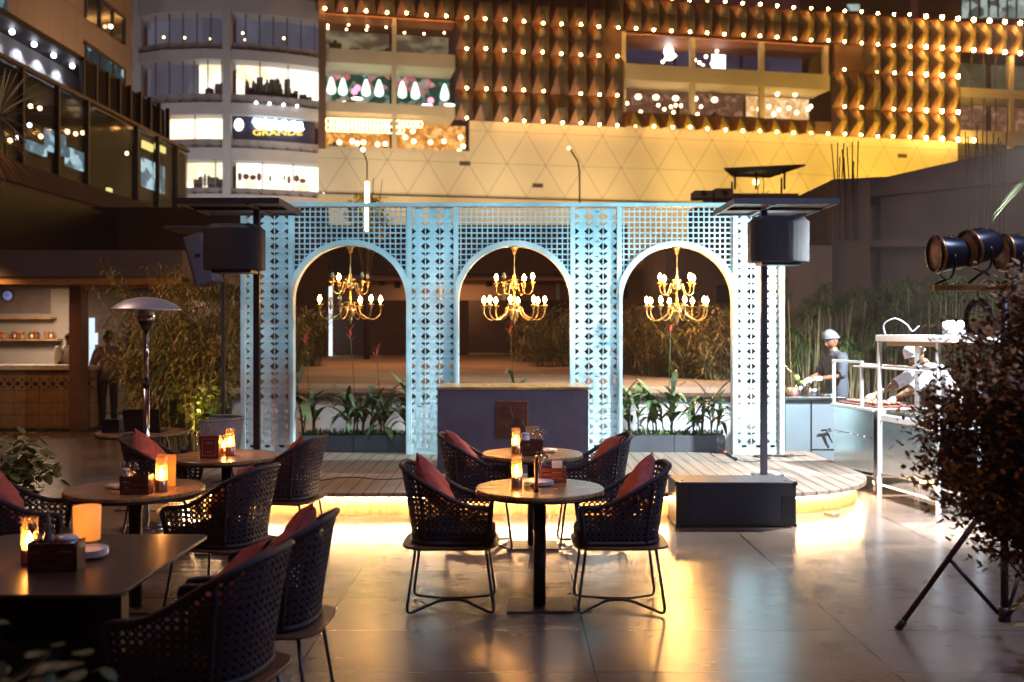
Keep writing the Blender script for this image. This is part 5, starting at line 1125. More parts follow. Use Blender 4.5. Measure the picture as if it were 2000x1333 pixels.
# ================================================================== FEATHERY BAMBOO AND PLANTS
def feather_bush(loc, h, r_, nst, nl, label, mt, seed, group, lean=.35, lf=(.10, .22), name='bamboo_clump', wd=.017):
    q = random.Random(seed); t = thing(name, label, 'plant', loc, 0, group); s = MB(); m = MB()
    for k in range(nst):
        a = q.uniform(0, 6.28); b = r_*.55*math.sqrt(q.random()); x, y = b*math.cos(a), b*math.sin(a)*.7; hh_ = h*q.uniform(.55, 1.08); a2 = a+q.uniform(-.7, .7); ln = lean*hh_*q.uniform(.1, 1)
        pts = [Vector((x+math.cos(a2)*ln*u*u, y+math.sin(a2)*ln*u*u*.7, hh_*(u-.12*u*u*u))) for u in (0, .25, .5, .75, 1)]
        s.tube(pts, [.009, .008, .006, .005, .002], 4, caps=False)
        for _ in range(int(nl/nst)):
            u = q.uniform(.12, 1)**.8; i = min(3, int(u*4)); f = u*4-i; p = pts[i].lerp(pts[i+1], f); a3 = q.uniform(0, 6.28)
            off = q.uniform(0, .16)*r_; p = p+Vector((math.cos(a3)*off, math.sin(a3)*off, q.uniform(-.05, .05)))
            m.blade(p, (math.cos(a3), math.sin(a3), q.uniform(-.3, 1.1)), q.uniform(*lf), wd*q.uniform(.7, 1.4), q.uniform(.5, 1.8), 3)
    s.build('stems', M('bamboo_stem', (.16, .13, .06), .6, 0, .3, 4), t); m.build('foliage', mt, t); return t
bamb = M('bamboo_leaf', (.20, .155, .055), .55, 0, .5, 2.2); bamb2 = M('bamboo_leaf_olive', (.12, .13, .045), .55, 0, .5, 2.2)
G1 = 'feathery bamboo clumps'
for k, (px, d, h, r_, lb) in enumerate(((292, 14.6, 2.3, .38, 'leftmost feathery bamboo clump behind the patio heater'), (315, 14.0, 2.75, .6, 'feathery bamboo clump directly behind the patio heater reflector'),
        (362, 13.8, 3.0, .6, 'tallest feathery bamboo clump below the tilted loudspeaker'), (405, 13.6, 2.75, .5, 'bamboo clump lit yellow from below, left of the thin pole'),
        (455, 14.6, 2.4, .45, 'bamboo clump between the thin pole and the left pillar of the screen'))):
    feather_bush(px2w(px, 0, d)*Vector((1, 1, 0)) if 0 else (px2w(px, 0, d).x, d, 0), h, r_, 40, 4200, lb, bamb if k % 2 else bamb2, 20+k, G1)
for k, (px, d, h, r_, lb) in enumerate(((560, 19, 1.6, .55, 'dark bamboo clump seen at the left side of the left arch'), (597, 22, 1.9, .6, 'dark bamboo clump beside the bright doorway in the left arch'),
        (1045, 25, 1.9, .9, 'bamboo clump at the right of the middle arch, farthest back'), (1085, 22, 1.9, .9, 'bamboo clump beside the right edge of the middle arch'),
        (1180, 19.5, 1.8, .8, 'bamboo clump behind the third pillar of the screen'), (1245, 18.2, 1.75, .75, 'golden lit bamboo clump at the left side of the right arch'),
        (1300, 17.3, 1.75, .75, 'golden lit bamboo clump below the right chandelier'), (1360, 16.5, 1.65, .7, 'golden lit bamboo clump right of the right chandelier'), (1415, 15.9, 1.75, .65, 'golden lit bamboo clump at the right side of the right arch'))):
    feather_bush((px2w(px, 0, d).x, d, .55 if k > 1 else .7), h, r_, 30, 2300, lb, bamb if k % 2 == 0 else bamb2, 50+k, G1)
def papyrus(loc, h, n, label, seed):
    q = random.Random(seed); t = thing('papyrus_clump', label, 'plant', loc, 0, 'tall papyrus clumps behind the cooks'); s = MB(); m = MB()
    for k in range(n):
        x, y = q.gauss(0, .17), q.gauss(0, .15); hh_ = h*q.uniform(.55, 1.02); tx, ty = x+q.gauss(0, .16), y+q.gauss(0, .1)
        s.tube([(x, y, 0), ((x+tx)/2-.01, (y+ty)/2, hh_*.5), (tx, ty, hh_)], [.009, .008, .005], 4, caps=False)
        for _ in range(58):
            a = q.uniform(0, 6.28); e = q.uniform(-.3, 1.3); m.blade((tx, ty, hh_), (math.cos(a), math.sin(a), e), q.uniform(.18, .36), .010, q.uniform(.5, 1.6), 3)
    s.build('stems', M('papyrus_stem', (.22, .20, .11), .6, 0, .35, 6), t); m.build('foliage', M('papyrus_leaf', (.06, .105, .03), .55, 0, .45, 2), t)
rp = random.Random(77); names = ['leftmost', 'second', 'third', 'fourth', 'fifth', 'sixth', 'seventh', 'eighth', 'rightmost']
for k, px in enumerate((1556, 1598, 1648, 1690, 1735, 1780, 1828, 1875, 1925)):
    d = 14.9+rp.uniform(-.35, .35); papyrus((px2w(px, 0, d).x, d, 0), rp.uniform(1.95, 2.5), 22, names[k]+' tall papyrus clump from the left behind the food station', 200+k)
def leafy(loc, h, r_, n, label, mt, seed, pot=None, lf=(.05, .09), name='potted_plant', pr=.2, ph=.35):
    q = random.Random(seed); t = thing(name, label, 'plant', loc)
    if pot: MB().lathe([(.001, 0), (pr*.75, 0), (pr, ph), (pr*.92, ph), (pr*.9, ph-.04), (.001, ph-.04)], n=28).build('pot', pot, t)
    z0 = ph-.04 if pot else 0; s = MB(); m = MB(); tips = []
    for k in range(16):
        a = q.uniform(0, 6.28); ln = r_*q.uniform(.3, .95); p = [(0, 0, z0), (.4*ln*math.cos(a), .4*ln*math.sin(a), z0+h*q.uniform(.3, .6)), (ln*math.cos(a), ln*math.sin(a), z0+h*q.uniform(.35, 1))]; s.tube(p, [.008, .006, .003], 5); tips += [Vector(p[1]), Vector(p[2]), Vector(p[1]).lerp(Vector(p[2]), .5)]
    for _ in range(n):
        c = q.choice(tips); a = q.uniform(0, 6.28); L_ = q.uniform(*lf)
        m.blade(c+Vector((q.gauss(0, r_*.16), q.gauss(0, r_*.16), q.gauss(0, h*.10))), (math.cos(a), math.sin(a), q.uniform(-.9, .5)), L_, L_*.8, .4, 3)
    s.build('stems', bark, t); m.build('leaves', mt, t); return t
yg = M('yellow_green_leaf', (.17, .21, .05), .45, 0, .5, 5)
leafy((-3.62, 7.05, 0), .72, .36, 430, 'yellow green ivy like plant in a dark pot at the left picture edge', yg, 1, iron, pr=.22, ph=.40, lf=(.06, .10))
leafy((-1.24, 2.40, 0), .46, .30, 1100, 'dark leafy potted plant at the bottom left corner', darkgreen, 2, iron, pr=.2, ph=.52, lf=(.04, .07))
leafy((2.74, 5.05, 0), .30, .17, 70, 'small yellow green plant on the floor under the light tripod', yg, 3, None, lf=(.05, .085), name='small_plant')
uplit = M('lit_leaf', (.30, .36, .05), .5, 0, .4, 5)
leafy((px2w(407, 0, 13.15).x, 13.15, 0), 1.0, .22, 330, 'small bush lit bright yellow by a ground spotlight', uplit, 5, None, lf=(.05, .09), name='lit_bush')
leafy((px2w(440, 0, 12.5).x, 12.5, 0), .55, .30, 300, 'low dark shrub beside the foot of the thin pole', green, 6, None, lf=(.05, .08), name='low_shrub')
t = thing('ground_spotlight', 'small ground spotlight under the yellow lit bush', 'spotlight', (-4.28, 13.0, 0)); MB().cyl((0, 0, 0), (0, 0, .12), .02, None, 8).build('stake', black, t); MB().cyl((0, -.04, .16), (0, .06, .22), .05, .05, 14).build('housing', black, t)
# palms
def fan(t, c, n, L_, spread, d0, mt, seed, tilt=0):
    q = random.Random(seed); m = MB()
    for k in range(n):
        a = d0+(-spread/2+spread*k/(n-1)); m.blade(c, (math.cos(a), q.uniform(-.25, .25), math.sin(a)), L_*q.uniform(.85, 1.1), .032, .15+.2*abs(math.cos(a)), 5)
    m.build('fan_leaf', mt, t)
palmm = M('palm_leaf', (.16, .15, .09), .5, 0, .3, 3); palmo = M('dry_palm_leaf', (.30, .13, .04), .6, 0, .3, 3)
t = thing('fan_palm', 'fan palm with spiky leaves at the left picture edge', 'palm tree', (-5.35, 9.2, 0))
MB().tube([(0, 0, 0), (.05, 0, 1.8), (0, 0, 3.5)], [.12, .10, .09], 10).build('trunk', bark, t)
fan(t, (.60, 0, 3.72), 34, .50, R(200), R(5), palmm, 1); fan(t, (.55, -.1, 3.45), 26, .47, R(110), R(-45), palmo, 2); fan(t, (.1, .1, 3.9), 22, .6, R(160), R(80), palmm, 3)
MB().tube([(0, 0, 3.4), (.3, 0, 3.6), (.60, 0, 3.72)], .012, 5).build('leaf_stem', bark, t); MB().tube([(0, 0, 3.35), (.3, -.05, 3.45), (.55, -.1, 3.45)], .012, 5).build('leaf_stem', bark, t)
t = thing('fan_palm', 'palm frond tip reaching in at the right picture edge above the stage lights', 'palm tree', (5.9, 8.8, 0))
MB().tube([(0, 0, 0), (0, 0, 2), (-.1, 0, 3.4)], [.12, .10, .08], 10).build('trunk', bark, t); m = MB()
for k in range(16): m.blade((-1.02-.01*k, 0, 3.27-.004*k), (-1, random.uniform(-.1, .1), -.35-.035*k), .42+.02*k, .02, .2, 4)
m.build('fan_leaf', M('pale_palm_leaf', (.20, .24, .13), .5, 0, .3, 3), t); MB().tube([(-.1, 0, 3.4), (-.6, 0, 3.42), (-1.05, 0, 3.26)], .012, 5).build('leaf_stem', bark, t)
# ================================================================== PEOPLE
def skin_mesh(J, E, root):
    names_ = list(J); me = bpy.data.meshes.new('body'); me.from_pydata([J[k][0] for k in names_], [(names_.index(a), names_.index(b)) for a, b in E], []); me.update()
    o = bpy.data.objects.new('body', me); C.objects.link(o); sk = o.modifiers.new('skin', 'SKIN'); sk.use_smooth_shade = True; sk.branch_smoothing = .6
    for i, k in enumerate(names_):
        r_ = J[k][1]; r_ = r_ if isinstance(r_, tuple) else (r_, r_); me.skin_vertices[0].data[i].radius = r_
        me.skin_vertices[0].data[i].use_root = (k == root)
    sb = o.modifiers.new('sub', 'SUBSURF'); sb.levels = 2; sb.render_levels = 2
    dg = bpy.context.evaluated_depsgraph_get(); ev = bpy.data.meshes.new_from_object(o.evaluated_get(dg)); vs = [v.co.copy() for v in ev.vertices]; fs = [tuple(p.vertices) for p in ev.polygons]
    bpy.data.objects.remove(o); return vs, fs
def head_mesh(m, c, rot, s=1.0, eyes=True):
    """a head facing +x: cranium, jaw, nose, lips, ears (0), eyes (1), brows and beard (2)"""
    n, rows = 20, 16; vs = []
    for i in range(rows+1):
        ph = math.pi*i/rows
        for j in range(n):
            a = 2*math.pi*j/n; x, y, z = math.sin(ph)*math.cos(a), math.sin(ph)*math.sin(a), math.cos(ph)
            k = 1-.30*max(0, -z)**1.3; X = x*.098*k+(.012 if z < 0 and x > 0 else 0)*(-z); Y = y*.076*k; Z = z*.122
            if x > .75 and -.35 < z < .15: X += .022*(1-abs(y)*3 if abs(y) < .33 else 0)*(1-abs(z+.12)/.28 if abs(z+.12) < .28 else 0)
            if x > .5 and .0 < z < .25 and .2 < abs(y) < .6: X -= .006
            vs.append(Vector(c)+rot @ Vector((X, Y, Z))*s)
    m.add(vs, [(i*n+j, (i+1)*n+j, (i+1)*n+(j+1) % n, i*n+(j+1) % n) for i in range(rows) for j in range(n)], 0, True)
    T = lambda p: Vector(c)+rot @ Vector(p)*s
    m.ball(T((.105, 0, -.028)), .016*s, 8, 0, (1, .8, 1.1))
    for sd in (-1, 1):
        m.ball(T((.078, sd*.030, .008)), .011*s, 8, 1, (1, 1.2, .6)); m.ball(T((0, sd*.076, -.005)), .028*s, 8, 0, (.6, .35, 1.1)); m.tube([T((.086, sd*.015, .026)), T((.082, sd*.045, .027))], .004*s, 5, mi=2)
    m.tube([T((.088, -.022, -.060)), T((.094, 0, -.058)), T((.088, .022, -.060))], .006*s, 5, mi=3)
def hand(m, w_, d, up, sd=1, mi=0):
    """palm and five curled fingers: w_ wrist, d pointing direction, up = back of the hand"""
    d = Vector(d).normalized(); up = Vector(up); up = (up-d*up.dot(d)).normalized(); l = d.cross(up)*sd; w_ = Vector(w_)
    m.tube([w_-d*.02, w_+d*.03, w_+d*.085], [.026, .036, .034], 8, mi=mi)
    for k, (o, L_) in enumerate(((-.028, .068), (-.010, .078), (.009, .072), (.027, .056))):
        p = w_+d*.085+l*o; m.tube([p-d*.02, p+d*L_*.45-up*.006, p+d*L_*.75-up*.028, p+d*L_*.8-up*.050], [.010, .0095, .0085, .006], 6, mi=mi)
    p = w_+d*.025-l*.030; m.tube([p, p-l*.022+d*.025-up*.012, p-l*.018+d*.055-up*.028], [.012, .010, .007], 6, mi=mi)
def seg_near(p, a, b):
    ab = b-a; t_ = max(0, min(1, (p-a).dot(ab)/max(1e-9, ab.length_squared))); return (p-(a+ab*t_)).length, t_
def cloth(vs, fs, J, E, wanted, off, seed=1):
    """cloth that follows the body: the body's own faces nearest the given bones, pushed outward"""
    B = [(Vector(J[a][0]), Vector(J[b][0]), (a, b), max(J[a][1] if isinstance(J[a][1], tuple) else (J[a][1],))) for a, b in E]
    nr = [Vector((0, 0, 0)) for _ in vs]; pick = []
    for f in fs:
        c = sum((vs[i] for i in f), Vector((0, 0, 0)))/len(f); n = (vs[f[1]]-vs[f[0]]).cross(vs[f[2]]-vs[f[0]])
        for i in f: nr[i] += n
        best = min(((seg_near(c, p, q)[0]/(.6+3*r_), k, seg_near(c, p, q)[1]) for p, q, k, r_ in B), key=lambda x: x[0])
        if wanted(best[1], best[2], c): pick.append(f)
    idx = {}; out = []
    for f in pick:
        for i in f:
            if i not in idx:
                v = vs[i]; n = nr[i].normalized() if nr[i].length > 1e-9 else Vector((0, 0, 1))
                idx[i] = len(out); out.append(v+n*(off+.0035*math.sin(v.z*38+v.x*22+seed)*math.sin(v.y*31+v.z*9)))
    m = MB(); m.add(out, [[idx[i] for i in f] for f in pick], 0, True); return m
def person(label, loc, rz, J, E, headc, headrot, skin, top, topr, bottom, hairm, cap=None, beard=False, hands=(), glove=None, long_sleeve=False):
    t = thing('person', label, 'person', loc, R(rz))
    vs, fs = skin_mesh(J, E, 'pelvis'); m = MB(); m.add(vs, fs, 0, True); hr = headrot; head_mesh(m, headc, hr)
    for (w_, d, up, sd) in hands: hand(m, w_, d, up, sd, 4 if glove else 0)
    m.build('body', [skin, M('eye_dark', (.02, .015, .012), .2), hairm, M('lip', (.30, .11, .09), .5), glove or skin], t)
    legs = {('pelvis', 'hipL'), ('pelvis', 'hipR'), ('hipL', 'kneeL'), ('hipR', 'kneeR'), ('kneeL', 'ankL'), ('kneeR', 'ankR')}
    def is_top(k, u, c):
        if k in legs: return k[0] == 'pelvis' and c.z > .84
        if k[0] in ('elL', 'elR'): return long_sleeve and u < .85
        if k[0] == 'neck' or k[1].startswith('foot'): return False
        if k == ('chest', 'neck'): return u < .86
        return True
    sh = cloth(vs, fs, J, E, is_top, .024); nk = Vector(J['neck'][0])
    sh.lathe([(.060, -.05), (.074, -.02), (.070, .012), (.058, .022), (.05, .0)], nk, 16); o = sh.build('shirt', top, t, solid=.004)
    cloth(vs, fs, J, E, lambda k, u, c: (k in legs and (k[1][:3] != 'ank' or u < .97)) or (k == ('pelvis', 'belly') and c.z < 1.0), .011, 3).build('trousers', bottom, t, solid=.003)
    for s_ in 'LR':
        f = Vector(J['foot'+s_][0]); a_ = Vector(J['ank'+s_][0]); m = MB(); m.ball((f+a_)/2+Vector((.01, 0, -.012)), .075, 12, sc=(1.9, .62, .62)); m.build('shoe', black, t)
    m = MB(); T = lambda p: Vector(headc)+hr @ Vector(p)
    if cap:
        n = 20; vs = []
        for i in range(9):
            ph = math.pi*.50*i/8
            for j in range(n): a = 2*math.pi*j/n; w_ = 1+.05*math.sin(j*5+i*3); vs.append(T((-.006+.115*w_*math.sin(ph)*math.cos(a), .092*w_*math.sin(ph)*math.sin(a), .018+.125*math.cos(ph)+.034*math.sin(ph)*math.cos(a))))
        m.add(vs, [(i*n+j, (i+1)*n+j, (i+1)*n+(j+1) % n, i*n+(j+1) % n) for i in range(8) for j in range(n)], 0, True)
        ring = [T((-.006+.118*math.sin(math.pi*.50)*math.cos(a), .094*math.sin(math.pi*.50)*math.sin(a), .018+.125*math.cos(math.pi*.50)+.034*math.cos(a))) for a in [j*math.pi/12 for j in range(24)]]; m.tube(ring, .007, 5, True); m.build('hair_net', cap, t)
        if beard: m = MB(); m.ball(T((.045, 0, -.075)), .06, 12, sc=(.95, .95, .75)); m.build('beard', hairm, t)
    else:
        n = 20; vs = []
        for i in range(9):
            ph = math.pi*.55*i/8
            for j in range(n): a = 2*math.pi*j/n; vs.append(T((-.016+.104*math.sin(ph)*math.cos(a), .085*math.sin(ph)*math.sin(a), .016+.118*math.cos(ph)+.035*math.sin(ph)*math.cos(a))))
        m.add(vs, [(i*n+j, (i+1)*n+j, (i+1)*n+(j+1) % n, i*n+(j+1) % n) for i in range(8) for j in range(n)], 0, True); m.build('hair', hairm, t)
    return t
def body(lean=0, armL=None, armR=None, s=1.0, crouch=0):
    """standing skeleton facing +x; armX = (elbow, wrist)"""
    sx = math.sin(R(lean)); cx = math.cos(R(lean)); P = lambda x, y, z: ((x+(z-.95)*sx if z > .95 else x), y, (.95+(z-.95)*cx if z > .95 else z))
    J = {'pelvis': (P(0, 0, .95), (.12, .14)), 'belly': (P(0, 0, 1.08), (.115, .135)), 'chest': (P(.01, 0, 1.27), (.12, .155)), 'neck': (P(.0, 0, 1.45), .058), 'skull': (P(.02, 0, 1.54), .052),
         'shL': (P(0, .17, 1.40), .06), 'shR': (P(0, -.17, 1.40), .06), 'elL': (armL[0], .043), 'elR': (armR[0], .043), 'wrL': (armL[1], .028), 'wrR': (armR[1], .028),
         'hipL': ((0, .09, .88), .09), 'hipR': ((0, -.09, .88), .09), 'kneeL': ((.02, .10, .48), .058), 'kneeR': ((.02, -.10, .48), .058), 'ankL': ((0, .10, .09), .040), 'ankR': ((0, -.10, .09), .040), 'footL': ((.12, .11, .035), .034), 'footR': ((.12, -.11, .035), .034)}
    E = [('pelvis', 'belly'), ('belly', 'chest'), ('chest', 'neck'), ('neck', 'skull'), ('chest', 'shL'), ('chest', 'shR'), ('shL', 'elL'), ('shR', 'elR'), ('elL', 'wrL'), ('elR', 'wrR'), ('pelvis', 'hipL'), ('pelvis', 'hipR'), ('hipL', 'kneeL'), ('hipR', 'kneeR'), ('kneeL', 'ankL'), ('kneeR', 'ankR'), ('ankL', 'footL'), ('ankR', 'footR')]
    return J, E, P
sk1 = M('brown_skin', (.23, .115, .065), .5, 0, .08, 10); sk2 = M('dark_brown_skin', (.17, .085, .05), .5, 0, .08, 10)
hairb = M('black_hair', (.012, .010, .010), .6, 0, .3, 40); gl = M('white_glove', (.75, .78, .76), .5, 0, .05, 12); net = M('pale_hair_net', (.13, .15, .18), .7, 0, .35, 45, .5)
YR = lambda a: Matrix.Rotation(R(a), 3, 'Y')
TOP = ('pelvis', 'belly', 'chest', 'shL', 'shR', 'elL', 'elR'); TOPL = TOP
# cook in grey shirt
J, E, P = body(4, ((.10, .25, 1.14), (.33, .12, 1.10)), ((.12, -.24, 1.14), (.40, -.06, 1.08)))
person('cook in a dark grey shirt, hair net and white gloves standing behind the metal counter', (4.36, 13.35, 0), 196, J, E, Vector(P(.045, 0, 1.615)), YR(20) @ Matrix.Rotation(R(6), 3, 'Z'), sk1, M('dark_grey_shirt', (.045, .052, .068), .8, 0, .15, 30, .2), TOP, M('grey_trousers', (.04, .04, .05), .8), hairb, net,
       hands=(((.33, .12, 1.10), (.9, -.35, -.1), (0, 0, 1), 1), ((.40, -.06, 1.08), (.9, .3, -.35), (0, 0, 1), -1)), glove=gl)
# cook in white reaching down
J, E, P = body(38, ((.62, .22, 1.10), (.82, .16, .98)), ((.60, -.16, 1.13), (.93, -.10, 1.00)))
person('cook in white uniform and hair net bending over the grill with one arm stretched out', (4.98, 11.25, 0), 190, J, E, Vector(P(.06, 0, 1.60)), YR(42), sk1, M('white_chef_jacket', (.72, .74, .76), .7, 0, .05, 20, .2), TOP, M('white_trousers', (.6, .6, .6), .8), hairb, M('white_net_cap', (.68, .72, .74), .7, 0, .2, 40, .4), beard=True,
       hands=(((.82, .16, .98), (.85, 0, -.5), (.3, 0, 1), 1), ((.93, -.10, 1.00), (.9, 0, -.45), (.3, 0, 1), -1)), glove=gl)
# barman and waiter
J, E, P = body(10, ((.12, .22, 1.12), (.36, .08, 1.10)), ((.14, -.22, 1.12), (.36, -.05, 1.10)))
person('barman in a white shirt looking down behind the bar counter', (px2w(127, 0, 18.6).x, 18.6, 0), -35, J, E, Vector(P(.05, 0, 1.60)), YR(32), sk2, M('white_shirt', (.70, .66, .62), .7, 0, .05, 20), TOP, M('grey_trousers', (.04, .04, .05), .8), hairb,
       hands=(((.36, .08, 1.10), (1, -.2, -.3), (0, 0, 1), 1), ((.36, -.05, 1.10), (1, .2, -.3), (0, 0, 1), -1)))
J, E, P = body(3, ((.02, .26, 1.13), (.14, .20, .92)), ((.03, -.27, 1.14), (.20, -.24, .99)))
person('waiter in a dim grey shirt and dark trousers standing at the end of the bar', (px2w(212, 0, 18.0).x, 18.0, 0), 128, J, E, Vector(P(.03, 0, 1.60)), YR(8), sk2, M('dim_grey_shirt', (.11, .085, .085), .8, 0, .1, 20), TOP, M('dark_trousers', (.012, .010, .012), .8), hairb,
       hands=(((.14, .20, .92), (.6, 0, -.8), (1, 0, 0), 1), ((.20, -.24, .99), (.9, .1, -.2), (0, 0, 1), -1)))
# ================================================================== FOOD STATION
steelp = M('cart_steel', (.58, .60, .60), .20, 1, .10, 2.5, .1, bscale=6); alu = M('white_steel_frame', (.88, .90, .92), .3, .3, .05, 5); cabb = M('blue_grey_laminate', (.16, .20, .23), .45, 0, .08, 2)
t = thing('metal_counter', 'blue grey counter cabinet with a steel top left of the steel grill', 'counter', (3.86, 12.55, 0))
MB().b2(-.42, .28, -.02, .55, .0, .86).build('cabinet', cabb, t, bevel=.004); MB().b2(-.46, .33, -.06, .58, .865, .90).build('top', steelp, t, bevel=.004); MB().b2(-.10, -.085, -.026, -.021, .02, .85).build('door_gap', iron, t); MB().b2(-.085, .27, -.026, -.021, .235, .245).build('door_gap', iron, t)
m = MB(); m.tube([(.10, -.05, .47), (.16, -.05, .475)], .008, 6); m.tube([(.02, -.06, .48), (.14, -.06, .50)], .012, 6); m.tube([(.09, -.06, .49), (.12, -.06, .40), (.16, -.06, .33)], [.016, .012, .008], 6); m.build('handle', iron, t)
def pan(x, y, z, r_, h, label, mt, cat='pot'):
    o = thing('cooking_pot', label, cat, (x, y, z)); MB().lathe([(.001, 0), (r_*.92, 0), (r_, .01), (r_, h), (r_*.95, h), (r_*.93, .012), (.001, .012)], n=24).build('body', mt, o)
    m = MB(); m.tube([(r_*math.cos(a), r_*math.sin(a), h*.7) for a in (-.2, .2)], .005, 5); m.tube([(r_, -.03, h*.75), (r_+.035, -.02, h*.75), (r_+.035, .02, h*.75), (r_, .03, h*.75)], .005, 5); m.build('handle', mt, o)
pan(3.62, 12.85, .901, .07, .10, 'copper coloured pot at the left end of the metal counter', copper); pan(3.88, 12.85, .901, .075, .10, 'steel pot in front of the cook in grey', steel); pan(3.75, 13.0, .901, .05, .13, 'tall steel container between the pots on the counter', steel); pan(4.05, 12.7, .901, .11, .03, 'flat steel tray at the right end of the counter', steel, 'tray')
o = MB().tube([(3.80, 12.95, 1.02), (3.62, 12.95, 1.20), (3.38, 12.97, 1.48)], [.008, .008, .003], 6).build('kebab_skewer', steel); tag(o, 'long steel skewer held up by the cook in grey', 'skewer')
o = MB().ball((3.70, 12.95, 1.12), .03, 8, sc=(1.6, 1, 1.6)).ball((3.62, 12.96, 1.20), .026, 8).ball((3.76, 12.95, 1.06), .028, 8).ball((3.57, 12.96, 1.26), .022, 8).build('skewered_herbs', yg); tag(o, 'yellow green herbs threaded on the long skewer', 'food')
# carts: a frame along the line from (3.66,11.3) to (4.0,9.25)
ca = math.atan2(9.25-11.3, 4.0-3.66)
def cart(name, label, cx_, cy_): return thing(name, label, 'food cart', (cx_, cy_, 0), ca)
# local x runs toward the camera along the side face, local y to the left of it (+y = away to the right)
g1 = cart('charcoal_grill', 'low stainless steel charcoal grill with skewers on top, reflecting the stage', 3.66, 11.32)
MB().b2(0, .86, .0, .58, .20, .88).build('body', steelp, g1, bevel=.006); MB().b2(-.03, .90, -.03, .61, .885, .915).build('rim', alu, g1, bevel=.003)
MB().b2(.02, .84, .03, .55, .916, .93).build('charcoal_bed', M('glowing_charcoal', (.10, .03, .02), .9, 0, .6, 30, .6, emit=(1, .15, .03), es=.12), g1)
for k in range(4): MB().cyl((.05 if k % 2 else .8, .05 if k < 2 else .52, 0), (.05 if k % 2 else .8, .05 if k < 2 else .52, .20), .02, None, 8).build('leg', steelp, g1)
m = MB()
for (a, b) in (((0, 0, .915), (0, 0, 1.38)), ((.62, 0, .915), (.62, 0, 1.38))): m.box(((a[0]+b[0])/2, 0, (a[2]+b[2])/2), (.028, .028, b[2]-a[2]))
m.b2(-.014, .634, -.0145, .0145, 1.381, 1.409); m.build('guard_frame', alu, g1)
m = MB()
for k in range(5): m.lathe([(.001, 0), (.018, 0), (.014, .014), (.001, .016)], (0, 0, 0), 10) if 0 else m.ball((.12+.14*k, -.004, .60), .013, 8)
m.build('control_knob', M('bright_knob', (.8, .78, .7), .2, .6), g1)
m = MB(); m.b2(0.0, .86, -.0025, -.0005, .605, .611); m.build('seam', iron, g1)
for k in range(9):
    o = MB().tube([(0, -.28, 0), (0, .3, 0)], .003, 5).build('skewer', steel, g1, loc=(.12+.07*k, .27, .95)); m = MB()
    for j in range(5): m.ball((0, -.16+.07*j, .0), .026, 7, sc=(.9, 1.2, .8))
    m.build('grilled_meat', M('grilled_meat', (.30, .10, .05), .5, 0, .5, 20), o)
g2 = cart('steel_cart', 'taller stainless steel food cart with an upright white framed hood', 3.815, 10.33)
MB().b2(.0, 1.04, .0, .42, .26, .80).build('body', steelp, g2, bevel=.006); MB().b2(-.01, 1.05, -.01, .43, .805, .87).build('counter_edge', alu, g2, bevel=.003); MB().b2(.02, 1.02, .02, .40, .875, .915).build('tray', steelp, g2, bevel=.003)
for (x, y) in ((0, 0), (1.04, 0), (0, .42), (1.04, .42)): m = MB(); m.b2(x-.017, x+.017, y-.018, y+.018, 0, 1.62); m.build('leg', alu, g2)
m = MB(); m.b2(-.03, 1.30, -.03, .45, 1.625, 1.69); m.build('hood', alu, g2, bevel=.004)
m = MB(); m.b2(.05, 1.0, .05, .38, 1.58, 1.622); m.build('hood_lining', M('warm_wood_lining', (.5, .28, .10), .5, 0, .15, 6), g2)
m = MB(); m.tube([(-.55, .005, 1.35), (1.04, .005, 1.35)], .012, 6); m.tube([(-.55, .12, 1.37), (1.04, .12, 1.37)], .012, 6); m.b2(-.45, 1.0, .01, .11, 1.355, 1.362); m.build('shelf_rail', alu, g2)
m = MB(); m.b2(0, 1.04, -.006, .006, .13, .15); m.b2(0, 1.04, .41, .43, .13, .15); m.build('lower_rail', alu, g2)
MB().b2(.16, .26, .30, .34, 1.50, 1.57).build('heat_lamp_box', alu, g2)
cableo = MB().tube(smooth_path([(3.86, 10.30, 1.70), (3.84, 10.28, 1.80), (3.94, 10.25, 1.86), (4.05, 10.22, 1.80), (4.10, 10.20, 1.73), (4.16, 10.18, 1.78)], 6), .007, 6).build('coiled_cable', alu); tag(cableo, 'white cable coiled on top of the framed hood', 'cable')
o = thing('white_container', 'rounded white plastic container on the right end of the hood', 'container', (4.12, 9.28, 1.693)); MB().lathe([(.001, 0), (.085, 0), (.10, .02), (.105, .09), (.095, .12), (.06, .135), (.001, .137)], n=24).build('tub', white, o)
o = MB().tube([(4.08, 10.75, 1.18-.02), (3.98, 10.85, 1.0), (3.93, 10.92, .955)], [.010, .009, .008], 6).build('tongs', steel); tag(o, 'steel tongs held over the grill by the cook in white', 'tongs')
o = MB().b2(0, .085, -.06, .06, 0, .03).build('floor_wedge', wood, None, loc=(2.96, 9.32, 0.001), rot=(0, 0, R(25)), bevel=.003); tag(o, 'small wooden wedge on the bright floor in front of the stage', 'wedge')
# ================================================================== LIGHT TRIPOD AND PAR LAMPS
tp = thing('light_tripod', 'black tripod stand with a crossbar carrying three stage lamps', 'tripod', (2.77, 5.60, 0)); tpm = M('tripod_tube', (.035, .022, .022), .4, .2, .2, 8)
MB().cyl((0, 0, .13), (0, 0, 1.96), .021, None, 14).build('pole', tpm, tp); MB().cyl((0, 0, .78), (0, 0, .90), .034, None, 14).build('collar', tpm, tp); MB().cyl((0, 0, .10), (0, 0, .18), .034, None, 14).build('lower_collar', tpm, tp)
for a in (161, 41, -79):
    c, s_ = math.cos(R(a)), math.sin(R(a)); m = MB(); m.tube([(.03*c, .03*s_, .84), (.55*c, .55*s_, .02)], .0165, 8); lo = m.build('leg', tpm, tp)
    MB().tube([(.525*c, .525*s_, .055), (.562*c, .562*s_, .0)], .022, 8).build('rubber_foot', black, lo); MB().tube([(.03*c, .03*s_, .14), (.285*c, .285*s_, .43)], .012, 8).build('strut', tpm, tp)
